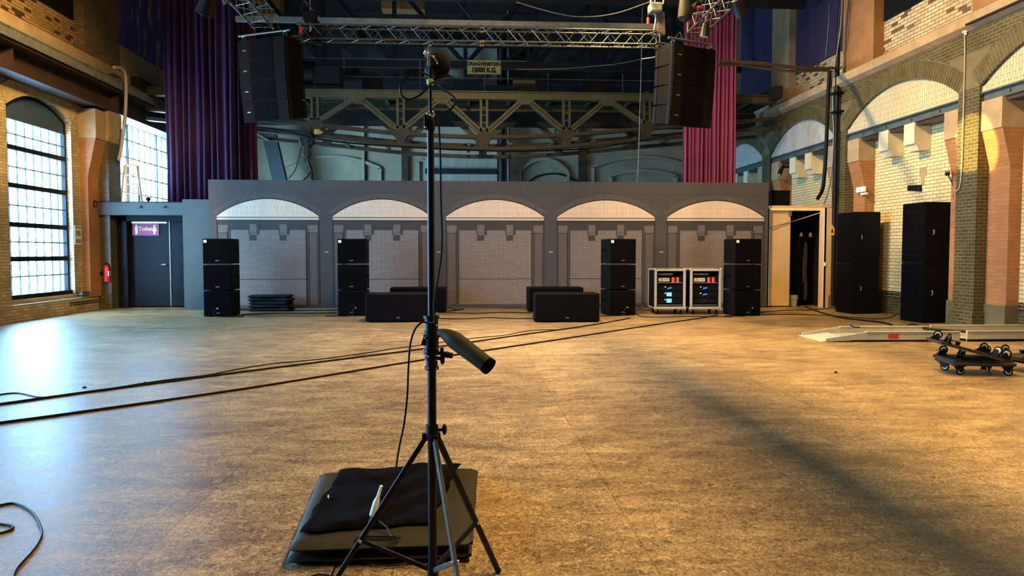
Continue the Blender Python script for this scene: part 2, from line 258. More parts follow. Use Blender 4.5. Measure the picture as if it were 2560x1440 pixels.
# ------------------------------------------------------------------ mesh helpers
class M:
    def __init__(s): s.v = []; s.f = []; s.mi = []
    def add(s, vs, fs, mi=0):
        b = len(s.v); s.v += [tuple(x) for x in vs]; s.f += [tuple(b+i for i in f) for f in fs]; s.mi += [mi]*len(fs); return s
    def box(s, x0, y0, z0, x1, y1, z1, mi=0):
        x0, x1 = sorted((x0, x1)); y0, y1 = sorted((y0, y1)); z0, z1 = sorted((z0, z1))
        return s.add([(x0, y0, z0), (x1, y0, z0), (x1, y1, z0), (x0, y1, z0), (x0, y0, z1), (x1, y0, z1), (x1, y1, z1), (x0, y1, z1)],
                     [(0, 3, 2, 1), (4, 5, 6, 7), (0, 1, 5, 4), (1, 2, 6, 5), (2, 3, 7, 6), (3, 0, 4, 7)], mi)
    def bar(s, p0, p1, w, h, up=(0, 0, 1), mi=0):
        p0, p1 = Vector(p0), Vector(p1); d = (p1-p0).normalized(); u = Vector(up)
        if abs(d.dot(u)) > .98: u = Vector((0, 1, 0))
        r = d.cross(u).normalized(); u = r.cross(d); r *= w/2; u *= h/2
        return s.add([p0-r-u, p0+r-u, p0+r+u, p0-r+u, p1-r-u, p1+r-u, p1+r+u, p1-r+u],
                     [(0, 1, 2, 3), (7, 6, 5, 4), (0, 4, 5, 1), (1, 5, 6, 2), (2, 6, 7, 3), (3, 7, 4, 0)], mi)
    def tube(s, pts, r, n=8, mi=0, caps=True):
        pts = [Vector(p) for p in pts]; rs = r if isinstance(r, (list, tuple)) else [r]*len(pts)
        t0 = (pts[1]-pts[0]).normalized(); a = Vector((0, 0, 1)) if abs(t0.z) < .9 else Vector((1, 0, 0)); nrm = t0.cross(a).normalized()
        vs = []
        for i, p in enumerate(pts):
            t = (pts[min(i+1, len(pts)-1)]-pts[max(i-1, 0)]).normalized(); nrm = (nrm-t*nrm.dot(t))
            nrm = nrm.normalized() if nrm.length > 1e-6 else t.orthogonal().normalized(); b = t.cross(nrm)
            vs += [p+nrm*(rs[i]*math.cos(2*PI*k/n))+b*(rs[i]*math.sin(2*PI*k/n)) for k in range(n)]
        fs = [(i*n+k, i*n+(k+1) % n, (i+1)*n+(k+1) % n, (i+1)*n+k) for i in range(len(pts)-1) for k in range(n)]
        if caps: fs += [tuple(range(n-1, -1, -1)), tuple((len(pts)-1)*n+k for k in range(n))]
        return s.add(vs, fs, mi)
    def cyl(s, p0, p1, r, n=12, mi=0): return s.tube([p0, p1], r, n, mi)
    def ring(s, c, axis, R, r, n=20, m=8, mi=0, a0=0, a1=2*PI):
        axis = Vector(axis).normalized(); e = axis.orthogonal().normalized(); f = axis.cross(e); c = Vector(c)
        full = abs(a1-a0-2*PI) < 1e-4
        return s.tube([c+(e*math.cos(t)+f*math.sin(t))*R for t in [a0+(a1-a0)*k/n for k in range(n+1)]], r, m, mi, caps=not full)
    def sphere(s, c, r, n=20, m=12, mi=0, sc=(1, 1, 1)):
        c = Vector(c); vs = [c+Vector((0, 0, -r*sc[2]))]
        for j in range(1, m):
            ph = PI*j/m
            vs += [c+Vector((r*sc[0]*math.sin(ph)*math.cos(2*PI*k/n), r*sc[1]*math.sin(ph)*math.sin(2*PI*k/n), -r*sc[2]*math.cos(ph))) for k in range(n)]
        vs.append(c+Vector((0, 0, r*sc[2]))); top = len(vs)-1
        fs = [(0, 1+(k+1) % n, 1+k) for k in range(n)]
        for j in range(m-2): fs += [(1+j*n+k, 1+j*n+(k+1) % n, 1+(j+1)*n+(k+1) % n, 1+(j+1)*n+k) for k in range(n)]
        fs += [(top, 1+(m-2)*n+k, 1+(m-2)*n+(k+1) % n) for k in range(n)]
        return s.add(vs, fs, mi)
    def prism(s, poly, axis, a0, a1, mi=0):
        P = {'x': lambda u, v, a: (a, u, v), 'y': lambda u, v, a: (u, a, v), 'z': lambda u, v, a: (u, v, a)}[axis]; n = len(poly)
        vs = [P(u, v, a0) for u, v in poly]+[P(u, v, a1) for u, v in poly]
        return s.add(vs, [tuple(range(n)), tuple(range(2*n-1, n-1, -1))]+[(i, n+i, n+(i+1) % n, (i+1) % n) for i in range(n)], mi)
    def build(s, name, mats, parent=None, smooth=False, bevel=0, loc=None, rot=None, seg=2):
        me = bpy.data.meshes.new(name); me.from_pydata(s.v, [], s.f)
        for m in (mats if isinstance(mats, (list, tuple)) else [mats]): me.materials.append(m)
        me.polygons.foreach_set('material_index', s.mi)
        if smooth: me.polygons.foreach_set('use_smooth', [True]*len(s.f))
        import bmesh
        bm = bmesh.new(); bm.from_mesh(me); bmesh.ops.recalc_face_normals(bm, faces=bm.faces); bm.to_mesh(me); bm.free(); me.update()
        if smooth:
            try: me.set_sharp_from_angle(angle=math.radians(40))
            except Exception: pass
        o = bpy.data.objects.new(name, me); COL.objects.link(o)
        if parent: o.parent = parent
        if loc is not None: o.location = loc
        if rot is not None: o.rotation_euler = rot
        if bevel:
            b = o.modifiers.new('bevel', 'BEVEL'); b.width = bevel; b.segments = seg; b.limit_method = 'ANGLE'
        return o
def tag(o, label=None, cat=None, group=None, kind=None):
    if label: o['label'] = label
    if cat: o['category'] = cat
    if group: o['group'] = group
    if kind: o['kind'] = kind
    return o
def thing(name, label, cat, loc=(0, 0, 0), rot=0, group=None):
    o = bpy.data.objects.new(name, None); COL.objects.link(o); o.location = loc; o.empty_display_size = .1
    o.rotation_euler = rot if isinstance(rot, (tuple, list)) else (0, 0, rot); return tag(o, label, cat, group)
def dup(root, loc=None, rot=None, label=None, group=None):
    def cp_(o, par):
        c = o.copy(); COL.objects.link(c); c.parent = par
        for ch in list(o.children): cp_(ch, c)
        return c
    r = cp_(root, root.parent)
    if loc is not None: r.location = loc
    if rot is not None: r.rotation_euler = rot if isinstance(rot, (tuple, list)) else (0, 0, rot)
    return tag(r, label, None, group)
def struct(name, m, mats, parent=None, **k):
    o = m.build(name, mats, parent, **k)
    if not parent: o['kind'] = 'structure'
    return o
def spline(pts, n=8):
    P = [Vector(p) for p in pts]; P = [P[0]*2-P[1]]+P+[P[-1]*2-P[-2]]; out = []
    for i in range(1, len(P)-2):
        for k in range(n):
            t = k/n; a, b, c, d = P[i-1], P[i], P[i+1], P[i+2]
            out.append(.5*((2*b)+(c-a)*t+(2*a-5*b+4*c-d)*t*t+(3*b-a-3*c+d)*t**3))
    return out+[P[-2]]
def text(body, size, mat, parent, loc, rot, name, ext=.003, bold=0., sx=1.):
    cu = bpy.data.curves.new(name, 'FONT'); cu.body = body; cu.size = size; cu.align_x = 'CENTER'; cu.align_y = 'CENTER'; cu.extrude = ext; cu.offset = bold; cu.resolution_u = 3
    t = bpy.data.objects.new(name+'_curve', cu); COL.objects.link(t)
    dg = bpy.context.evaluated_depsgraph_get(); me = bpy.data.meshes.new_from_object(t.evaluated_get(dg)); bpy.data.objects.remove(t)
    me.materials.clear(); me.materials.append(mat); o = bpy.data.objects.new(name, me); COL.objects.link(o); o.parent = parent; o.location = loc; o.rotation_euler = rot; o.scale = (sx, 1, 1); return o
def arch_pts(y0, y1, zs, rise, n=20):
    w = (y1-y0)/2; R = (w*w+rise*rise)/(2*rise); yc = (y0+y1)/2; a = math.asin(min(1, w/R))
    return [(yc+R*math.sin(-a+2*a*k/n), zs+R*math.cos(-a+2*a*k/n)-(R-rise)) for k in range(n+1)]
def arch_ring(m, y0, y1, zs, rise, X0, X1, th, nb, gap=.14, mi_b=0, mi_m=1):
    """voussoirs: nb wedge bricks over a mortar bed"""
    w = (y1-y0)/2; R = (w*w+rise*rise)/(2*rise); yc = (y0+y1)/2; zc = zs+rise-R; a = math.asin(min(1, w/R))
    P = lambda t, r: (yc+r*math.sin(t), zc+r*math.cos(t))
    sgn = 1 if X1 > X0 else -1
    for k in range(nb):
        t0 = -a+2*a*k/nb; t1 = -a+2*a*(k+1)/nb; g = (t1-t0)*gap/2
        m.prism([P(t0+g, R+.004), P(t1-g, R+.004), P(t1-g, R+th), P(t0+g, R+th)], 'x', X0, X1, mi_b)
        m.prism([P(t0, R), P(t1, R), P(t1, R+th+.004), P(t0, R+th+.004)], 'x', X0+sgn*.010, X1, mi_m)
    return m
# ================================================================== the setting
Y0, YB, ZT = -8.0, 30.0, 11.0
struct('floor', M().box(-11, Y0-.5, -.2, 11, YB+.5, 0), MT['floor'])
struct('ceiling', M().box(-11, Y0-.5, ZT, 11, YB+.5, ZT+.3), MT['roof'])
struct('wall_rear', M().box(-11, Y0-.4, 0, 11, Y0, ZT), MT['brick_ochre'])
def wall_x(m, X, Xb, y0, y1, z0, z1, ops, mi=0):
    """solid wall slab between X and Xb with arched or flat openings"""
    ys = y0
    for a, b, sill, spring, rise in sorted(ops):
        m.box(X, ys, z0, Xb, a, z1, mi)
        if sill > z0: m.box(X, a, z0, Xb, b, sill, mi)
        if rise:
            P = arch_pts(a, b, spring, rise)
            for (ya, za), (yb, zb) in zip(P, P[1:]): m.prism([(ya, za), (yb, zb), (yb, z1), (ya, z1)], 'x', X, Xb, mi)
        elif spring < z1: m.box(X, a, spring, Xb, b, z1, mi)
        ys = b
    m.box(X, ys, z0, Xb, y1, z1, mi); return m
# ---------------- left wall
LW = [(2.6, 5.3), (7.3, 10.0), (11.3, 14.0), (16.77, 19.4)]
ops = [(a, b, .46, 4.72, .38) for a, b in LW]+[(21.5, 26.2, .4, 5.35, 0)]
wl = struct('wall_left', wall_x(M(), -9.9, -10.45, Y0, YB, 0, 5.5, ops), MT['brick_left'])
struct('upper_brickwork', M().box(-9.8, Y0, 5.5, -10.45, YB, ZT), MT['brick_ochre'], wl)
# plinth with dark glazed bands
m = M(); ys = Y0
for a, b in ((Y0, 20.3), (21.05, 21.5)): m.box(-9.9, a, 0, -9.76, b, .36)
struct('plinth', m, MT['brick_left'], wl)
m = M()
for a, b in ((19.45, 20.3),): m.box(-9.9, a, .36, -9.75, b, .5).box(-9.9, a-.6, .18, -9.755, b, .27)
struct('plinth_band', m, MT['brick_dark'], wl)
for a, b in ((16.77, 19.4), (11.3, 14.0)):
    struct('window_arch', arch_ring(M(), a, b, 4.72, .38, -9.87, -9.98, .42, 34), [MT['voussoir_left'], MT['mortar']], wl)
for yp in (20.36, 14.55):
    struct('pier', M().box(-9.9, yp, 0, -9.45, yp+.68, 4.45), MT['brick_green'], wl)
    struct('pier_capital', M().prism([(-9.9, 4.45), (-9.45, 4.45), (-9.4, 4.6), (-9.4, 5.25), (-9.9, 5.25)], 'y', yp-.02, yp+.7), MT['stone'], wl)
    p = M(); p.box(-9.9, yp-.55, .36, -9.72, yp, 3.45)
    p.prism([(-9.9, 3.45), (-9.72, 3.45), (-9.5, 4.45), (-9.9, 4.45)], 'y', yp-.55, yp)
    struct('pilaster', p, MT['brick_orange'], wl)
    struct('pilaster_stone', M().box(-9.9, yp-.57, 4.45, -9.48, yp-.02, 5.2), MT['stone'], wl)
# crane runway along the left wall: stone ledge, slatted catwalk, steel beam
struct('cornice', M().box(-9.9, Y0, 6.1, -9.5, YB, 6.5), MT['stone'], wl)
rb = M(); rb.box(-9.72, Y0, 5.32, -9.68, YB, 5.86).box(-9.9, Y0, 5.26, -9.38, YB, 5.32).box(-9.9, Y0, 5.82, -9.3, YB, 5.87)
for k in range(7): rb.box(-9.68, Y0+.7+k*4.72, 5.32, -9.46, Y0+.75+k*4.72, 5.82)
struct('runway_beam', rb, MT['steel_brown'], wl)
g = M(); g.box(-9.5, Y0, 6.08, -9.22, YB, 6.11).box(-9.26, Y0, 5.87, -9.22, YB, 5.9)
for k in range(int((YB-10)/.09)): g.box(-9.27, 10+k*.09, 5.9, -9.23, 10.035+k*.09, 6.08)
struct('walkway_grating', g, MT['steel_grey'], wl)
# upper storey left
struct('blind_opening', M().box(-9.81, 16.0, 7.3, -9.76, 19.42, ZT), MT['black'], wl)
struct('upper_pilaster', M().box(-9.8, 19.5, 6.5, -9.55, 21.4, ZT), MT['brick_brown'], wl)
struct('purple_panel', M().box(-9.8, 21.45, 7.35, -9.74, 25.6, ZT), MT['peel'], wl)
struct('panel_sill', M().box(-9.8, 21.4, 6.5, -9.66, 25.6, 7.33), MT['mortar'], wl)
# windows
def arched_window(i, a, b, full=True):
    X = -10.08; zs, crown = .46, 5.1
    fr = M(); t = .06
    fr.box(X-.05, a, zs, X+.05, a+t, 4.72).box(X-.05, b-t, zs, X+.05, b, 4.72).box(X-.06, a, zs, X+.12, b, zs+.1)
    P = arch_pts(a, b, 4.72, .38); Q = arch_pts(a+t, b-t, 4.70, .34)
    for k in range(20): fr.prism([P[k], P[k+1], Q[k+1], Q[k]], 'x', X-.05, X+.05)
    for z in (3.84, 3.0, 2.13, 1.36): fr.box(X-.05, a+t, z-.055, X+.06, b-t, z+.055)
    w = struct(f'window_{i}', fr, MT['black'])
    pn = M(); Q2 = arch_pts(a+.05, b-.05, 4.69, .35)
    pn.prism([(b-.05, 4.46), (a+.05, 4.46)]+Q2, 'x', X-.03, X+.03)
    struct('top_panel', pn, MT['window_panel'], w)
    bars = M(); L = [.56, 1.36, 2.13, 3.0, 3.84, 4.46]
    for k in range(1, 8): y = a+(b-a)*k/8; bars.box(X-.03, y-.014, zs, X, y+.014, 4.46)
    for z0, z1 in zip(L, L[1:]): bars.box(X-.03, a, (z0+z1)/2-.014, X, b, (z0+z1)/2+.014)
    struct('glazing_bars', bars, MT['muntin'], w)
    struct('glass_pane', M().box(X-.012, a+.03, zs, X-.006, b-.03, 4.5), MT['glass'], w); return w
for i, (a, b) in enumerate(((16.77, 19.4), (11.3, 14.0), (7.3, 10.0), (2.6, 5.3))): arched_window(i+1, a, b)
def grid_window(i, a, b, s0, s1):
    X = -10.05; fr = M()
    fr.box(X-.04, a, s0, X+.05, a+.07, s1).box(X-.04, b-.07, s0, X+.05, b, s1).box(X-.04, a, s1-.07, X+.05, b, s1).box(X-.04, a, s0, X+.05, b, s0+.08)
    for q in (.28, .72): y = a+(b-a)*q; fr.box(X-.04, y-.03, s0, X+.04, y+.03, s1)
    w = struct(f'window_{i}', fr, MT['muntin_violet']); bars = M(); n = int((b-a)/.42)
    for k in range(1, n): y = a+(b-a)*k/n; bars.box(X-.02, y-.012, s0, X+.01, y+.012, s1)
    z = s1-.5
    while z > s0+.2: bars.box(X-.02, a, z-.014, X+.01, b, z+.014); z -= .52
    struct('glazing_bars', bars, MT['muntin_violet'], w)
    struct('glass_pane', M().box(X-.035, a, s0, X-.028, b, s1), MT['glass'], w)
grid_window(5, 21.5, 26.2, .4, 5.35)

# ---------------- right wall: piers, deep niches, glazed tympana
XI, XP, XT = 10.42, 9.93, 10.0     # niche wall, pier face, tympanum face
wr = struct('wall_right', M().box(XI, Y0, 0, 10.9, YB, 6.14), MT['brick_white'])
struct('upper_brickwork', M().box(10.35, Y0, 6.14, 10.9, YB, ZT), MT['brick_worn'], wr)
PR = [(3.9, 4.5), (8.9, 9.5), (13.9, 14.52), (18.95, 19.62), (23.8, 24.45), (28.7, 29.3)]
BAYS = [(b0, a1) for (a0, b0), (a1, b1) in zip(PR, PR[1:])]
ops = [(a, b, 4.6, 4.72, .70) for a, b in BAYS]
struct('spandrel', wall_x(M(), XP, XI+.01, 3.9, 29.3, 4.6, 5.88, ops), MT['brick_green'], wr)
for a, b in PR:
    struct('pier', M().box(XP, a, 0, XI+.01, b, 4.6), MT['brick_green'], wr)
    struct('pier_plinth', M().box(XP-.04, a-.03, 0, XI+.01, b+.02, .34), MT['brick_green'], wr)
    struct('springer', M().prism([(a-.3, 5.42), (a-.02, 4.72), (b+.02, 4.72), (b+.3, 5.42)], 'x', XP-.008, XP+.02), MT['render'], wr)
for i, (a, b) in enumerate(BAYS):
    struct('arch_ring', arch_ring(M(), a, b, 4.72, .70, XP-.016, XP+.1, .38, 56, .2), [MT['voussoir'], MT['mortar']], wr)
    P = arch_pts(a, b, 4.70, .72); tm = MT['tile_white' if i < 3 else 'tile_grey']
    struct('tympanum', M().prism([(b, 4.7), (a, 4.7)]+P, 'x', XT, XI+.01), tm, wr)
    struct('tympanum_band', M().box(XT-.02, a, 4.6, XI+.01, b, 4.72), tm, wr)
    l = M(); l.box(XT-.05, a, 4.57, XI, b, 4.6).box(XT+.02, a, 4.42, XI, b, 4.57)
    for k in range(4): y = a+(b-a)*(k+.7)/4.4; l.cyl((XT+.02, y, 4.5), (XT-.01, y, 4.5), .03, 8)
    struct('lintel', l, MT['steel_blue'], wr)
    struct('lintel_seat', M().box(XT+.06, a, 4.34, XI, b, 4.42), MT['steel_brown'], wr)
    for (p0, p1) in ((a, a+.5), (b-.56, b)):
        struct('pilaster', M().box(10.17, p0, .5, XI+.01, p1, 3.15).prism([(10.17, 3.15), (XI, 3.15), (XI, 3.85), (10.0, 3.85)], 'y', p0, p1), MT['brick_orange'], wr)
        struct('pilaster_stone', M().box(9.98, p0, 3.85, XI+.01, p1, 4.42), MT['stone'], wr)
        struct('pilaster_plinth', M().box(10.14, p0-.02, 0, XI+.01, p1+.02, .5), MT['render'], wr)
    yc = (a+b)/2
    for d in (-.42, .62):
        struct('corbel_stone', M().prism([(XI, 3.80), (10.14, 3.80), (10.07, 3.93), (10.02, 3.95), (10.02, 4.42), (XI, 4.42)], 'y', yc+d-.2, yc+d+.2), MT['stone_pale'], wr)
    struct('wall_band', M().box(XI-.015, a+.5, .40, XI+.01, b-.5, .56), MT['brick_dark'], wr)
    struct('wall_base', M().box(XI-.02, a+.5, 0, XI+.01, b-.5, .40), MT['brick_green'], wr)
struct('cornice', M().prism([(10.4, 5.86), (XP-.02, 5.86), (9.78, 5.94), (9.78, 6.14), (10.4, 6.14)], 'y', Y0, YB), MT['stone'], wr)
struct('cornice_edge', M().box(9.9, Y0, 6.14, 10.4, YB, 6.21), MT['render'], wr)
for a, b, mt in ((18.0, 19.5, 'ochre_plaster'), (22.85, 24.15, 'stone'), (13.0, 14.4, 'ochre_plaster'), (27.6, 29.0, 'stone')):
    struct('upper_pilaster', M().box(10.08, a, 6.21, 10.36, b, ZT), MT[mt], wr)
struct('blind_opening', M().box(10.3, 14.6, 7.2, 10.36, 17.95, ZT), MT['black'], wr)
struct('purple_panel', M().box(10.3, 19.5, 7.06, 10.36, 22.85, ZT), MT['purple_paint'], wr)
struct('purple_panel', M().box(10.3, 24.2, 7.1, 10.36, 27.5, ZT), MT['purple_paint'], wr)
q = atX(2308, 440, XI); struct('wall_patch', M().box(XI-.008, q.y-.13, q.z-.02, XI+.01, q.y+.13, q.z+.2).box(XI-.008, q.y-.05, q.z-.2, XI+.01, q.y+.07, q.z-.02), MT['stone'], wr)

# ---------------- back wall with blind arches
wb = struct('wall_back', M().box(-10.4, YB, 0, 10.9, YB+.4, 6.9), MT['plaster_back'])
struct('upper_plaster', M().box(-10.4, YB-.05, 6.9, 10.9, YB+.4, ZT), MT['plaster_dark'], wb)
struct('wall_pier', M().box(-1.62, YB-.35, 0, 1.25, YB, 9.75), MT['plaster_pale'], wb)
struct('pier_shelf', M().box(-1.6, YB-.55, 4.62, 1.2, YB-.35, 4.82), MT['steel_dark'], wb)
struct('downpipe', M().cyl((1.42, YB-.45, 0), (1.42, YB-.45, 9.7), .12, 12), MT['steel_dark'], wb)
struct('conduit', M().cyl((1.68, YB-.45, 4.3), (1.68, YB-.45, 11), .05, 10), MT['steel_grey'], wb)
def blind_arch(px0, px1, pyc, pys, wd=.16, bottom=440):
    p0 = atY(px0, pys, YB-.05); p1 = atY(px1, pys, YB-.05); pc = atY((px0+px1)/2, pyc, YB-.05); zs = (p0.z+p1.z)/2
    P = arch_pts(p0.x, p1.x, zs, pc.z-zs); pts = [(p0.x, YB-.03, 2.0)]+[(x, YB-.03, z) for x, z in P]+[(p1.x, YB-.03, 2.0)]
    m = M(); [m.bar(a, b, .12, wd, (0, 1, 0)) for a, b in zip(pts, pts[1:])]
    struct('blind_arch', m, MT['moulding'], wb)
for a in ((700, 950, 392, 420), (1045, 1062, 400, 412), (1300, 1420, 398, 432), (1482, 1730, 393, 418), (1527, 1690, 427, 440)): blind_arch(*a)
for px, w in ((1455, .14), (1012, .13), (908, .05)):
    p = atY(px, 400, YB-.1); struct('pipe_riser', M().box(p.x-w, YB-.14, 0, p.x+w, YB, 6.9), MT['steel_brown' if px > 950 else 'moulding'], wb)
a = atY(672, 330, 28.6); b = atY(735, 600, 28.6); struct('raking_strut', M().bar(a, b, .5, .3, (0, 1, 0)), MT['steel_dark'], wb)
# hidden mass between back wall pier and roof: dark gantry beam of the roof
# ---------------- roof steel: trusses right across the hall
def roof_truss(Y, zb, zt):
    m = M(); m.box(-9.8, Y-.09, zb-.14, 9.8, Y+.09, zb+.14).box(-9.8, Y-.09, zt-.1, 9.8, Y+.09, zt+.1); n = 8; w = 19.6/n
    for k in range(n):
        x = -9.8+k*w; s = 1 if k < n/2 else -1
        m.bar((x if s > 0 else x+w, Y, zt), (x+w if s > 0 else x, Y, zb), .14, .14); m.box(x-.07, Y-.07, zb, x+.07, Y+.07, zt)
    return m
for i, (Y, zb, zt) in enumerate(((26.2, 8.05, 10.8), (21.2, 8.7, 10.9), (29.3, 7.9, 9.6))):
    struct(f'trim_{i+1}', roof_truss(Y, zb, zt), MT['steel_dark'])
p0 = atY(590, 64, 20); p1 = atY(1655, 72, 20); struct('trim_4', M().box(p0.x, 19.93, p1.z-.02, p1.x, 20.07, p1.z+.11), MT['steel_grey'])
a = atY(955, 0, 27); b = atY(1062, 30, 27); struct('trim_5', M().box(a.x, 26.7, b.z, b.x, 27.3, b.z+.9), MT['timber'])
a = atY(640, 40, 27); b = atY(705, 30, 27); struct('trim_6', M().box(a.x, 26.7, a.z, b.x, 27.3, a.z+.9), MT['timber'])
for i, (x, y) in enumerate(((-6.9, 17.5), (-2.8, 19.0), (1.6, 18.0))):
    struct(f'trim_{7+i}', M().bar((x, y, 10.9), (x+3.2, y+3, 7.6+.5*i), .05, .05), MT['steel_dark'])
struct('trim_10', M().box(3.26, -2.0, 6.9, 3.58, 13.0, 7.12).box(3.23, -2, 7.12, 3.61, 13.0, 7.16), MT['steel_dark'])   # unseen beam above the frame, added to cast the dark band on the floor
# ---------------- partition with toilet door on the left, blue grey stub wall
pt = struct('wall_partition', M().box(-7.42, 19.98, 0, -6.2, 20.7, 2.9), MT['partition'])
struct('partition_beam', M().box(-9.9, 20.25, 2.5, -7.42, 20.7, 2.83), MT['partition'], pt)
struct('jamb', M().box(-9.7, 20.75, 0, -9.2, 21.05, 2.5).box(-9.7, 20.75, 2.36, -7.42, 21.05, 2.5), MT['door_frame'], pt)
struct('closing_wall', M().box(-9.9, 21.3, 0, -7.42, 21.5, 2.8).box(-9.9, 20.3, 2.83, -6.2, 21.5, 2.86), MT['door_frame'], pt)
d = struct('door_1', M().box(-9.22, 20.98, .03, -8.16, 21.04, 2.36), MT['door_dark'])
struct('door_handle', M().cyl((-8.25, 20.98, 1.18), (-8.25, 20.92, 1.18), .02).box(-8.26, 20.9, 1.165, -8.36, 20.92, 1.195), MT['steel_grey'], d)
struct('door_closer', M().box(-9.15, 20.93, 2.31, -8.2, 20.98, 2.35), MT['alu'], d)
d = struct('door_2', M().box(-8.14, 20.98, .03, -7.42, 21.04, 2.36), MT['door_dark'])
struct('edge_strip', M().box(-8.16, 20.96, .03, -8.13, 20.985, 2.36), MT['steel_grey'], d)
# ================================================================== printed banner across the hall
BY = 19.85
p0 = atY(520, 449, BY); p1 = atY(1922, 457, BY); BX0, BX1, BZ = p0.x, p1.x, (p0.z+p1.z)/2
bn = thing('printed_backdrop', 'long grey cloth backdrop printed with five brick arches', 'backdrop', (0, 0, 0))
M().box(BX0, BY, .03, BX1, BY+.03, BZ).build('cloth', MT['print_grey'], bn)
M().box(BX0+.02, BY+.03, BZ-.06, BX1-.02, BY+.09, BZ-.01).build('top_rail', MT['steel_dark'], bn)
bd = M()
bd.box(BX0+.3, BY-.003, BZ-.34, BX1, BY, BZ-.28).build('printed_cornice', MT['print_band'], bn)
z = lambda y: atY(1225, y, BY).z
for (a, b) in ((542, 797), (832, 1078), (1115, 1360), (1393, 1637), (1668, 1910)):
    x0, x1 = atY(a, 545, BY).x, atY(b, 545, BY).x; w = x1-x0
    zc, zs, zb, zl = z(500), z(542), z(551), z(562)
    def rect(m, u0, u1, za, zb_, d=.006, mi=0): m.box(x0+u0*w, BY-d, za, x0+u1*w, BY, zb_, mi)
    ar = M()
    hw = (x1-x0)/2; R = (hw*hw+(zc-zs)**2)/(2*(zc-zs)); xc = (x0+x1)/2; zc0 = zc-R; al = math.asin(hw/R)
    for k in range(44):
        t0 = -al+2*al*k/44; t1 = -al+2*al*(k+.86)/44; q = lambda t, r: (xc+r*math.sin(t), zc0+r*math.cos(t))
        ar.prism([q(t0, R+.03), q(t1, R+.03), q(t1, R+.16), q(t0, R+.16)], 'y', BY-.003, BY)
    ar.build('printed_arch', MT['print_ring'], bn)
    P = [(xc+R*math.sin(-al+2*al*k/24), zc0+R*math.cos(-al+2*al*k/24)) for k in range(25)]
    Q = [(xc+(R+.022)*math.sin(-al+2*al*k/24), zc0+(R+.022)*math.cos(-al+2*al*k/24)) for k in range(25)]
    ln = M(); [ln.prism([P[k], P[k+1], Q[k+1], Q[k]], 'y', BY-.005, BY) for k in range(24)]
    rect(ln, 0, 1, zb+.055, zb+.072, .008); rect(ln, 0, 1, zb-.015, zb, .008); rect(ln, .13, .87, z(698), z(696.6), .0085)
    for u in (.0, 1.0): rect(ln, u-.003, u+.003, .1, zb, .004)
    for u in (.1, .13, .87, .90): rect(ln, u-.002, u+.002, .1, z(575), .0095)
    ln.build('printed_outline', MT['print_line'], bn)
    M().prism([(x1, zs), (x0, zs)]+P, 'y', BY-.006, BY).build('printed_tympanum', MT['print_tymp'], bn)
    tb = M(); rect(tb, 0, 1, zb, zs); tb.build('printed_band', MT['print_tympband'], bn)
    dk = M(); rect(dk, 0, 1, zl, zb-.012, .004); rect(dk, .1, .9, z(576), zl, .004)
    for u in (.315, .61): rect(dk, u-.008, u+.10, z(588), zl, .0085); rect(dk, u, u+.072, z(602), z(588), .0085)
    dk.build('printed_lintel', MT['print_dark'], bn)
    br = M(); rect(br, .13, .87, .12, z(576), .007); br.build('printed_brickwork', MT['print_brick'], bn)
    pl = M(); rect(pl, .02, .1, .12, z(585)); rect(pl, .9, .98, .12, z(585)); pl.build('printed_pilaster', MT['print_pil'], bn)
    st = M()
    for u in (.02, .9): rect(st, u-.008, u+.088, z(582), z(564), .008)
    for u in (.318, .613): rect(st, u, u+.07, z(582), z(562), .01); rect(st, u, u+.07, z(588), z(583), .01)
    st.build('printed_stone', MT['print_stone'], bn)
    if b < 1900:
        lb = M(); lb.box(x1+.14, BY-.004, z(631), x1+.24, BY, z(629)); lb.build('printed_plate', MT['print_tympband'], bn)

# ================================================================== loudspeakers
def cabinet(w, d, h, name, label, group, sticker=False, feet=True, brow='front'):
    t = thing(name, label, 'loudspeaker', group=group)
    b = M(); b.box(-w/2, 0, .01, w/2, d, h-.004)
    b.build('cabinet_body', MT['cab'], t, bevel=.012)
    M().box(-w/2+.02, -.018, .03, w/2-.02, 0, h-.02).build('front_grille', MT['grille'], t, bevel=.006)
    lo = M(); lo.box(-.04, -.024, .075, .04, -.018, .1); lo.build('badge', MT['logo'], t)
    for sx in (-1, 1):
        for yy in (.32, .62): M().box(sx*w/2-.004*sx, d*yy, h*.47, sx*w/2+.006*sx, d*yy+.07, h*.62).build('side_handle', MT['grille'], t)
    if sticker: M().box(-w/2+.03, -.022, h-.10, -w/2+.1, -.018, h-.035).build('sticker', MT['sticker'], t)
    return t
SH = .615
stk = [(546, 792, 'stack nearest the toilet door', 68, 2), (880, 790, 'stack left of the wide subwoofers', 69, 0),
       (1556, 789, 'stack left of the flight case racks', 66, 8), (1868, 790, 'stack right of the flight case racks', 65, 3)]
pos = ['top cabinet', 'middle cabinet', 'bottom cabinet']
src = {}
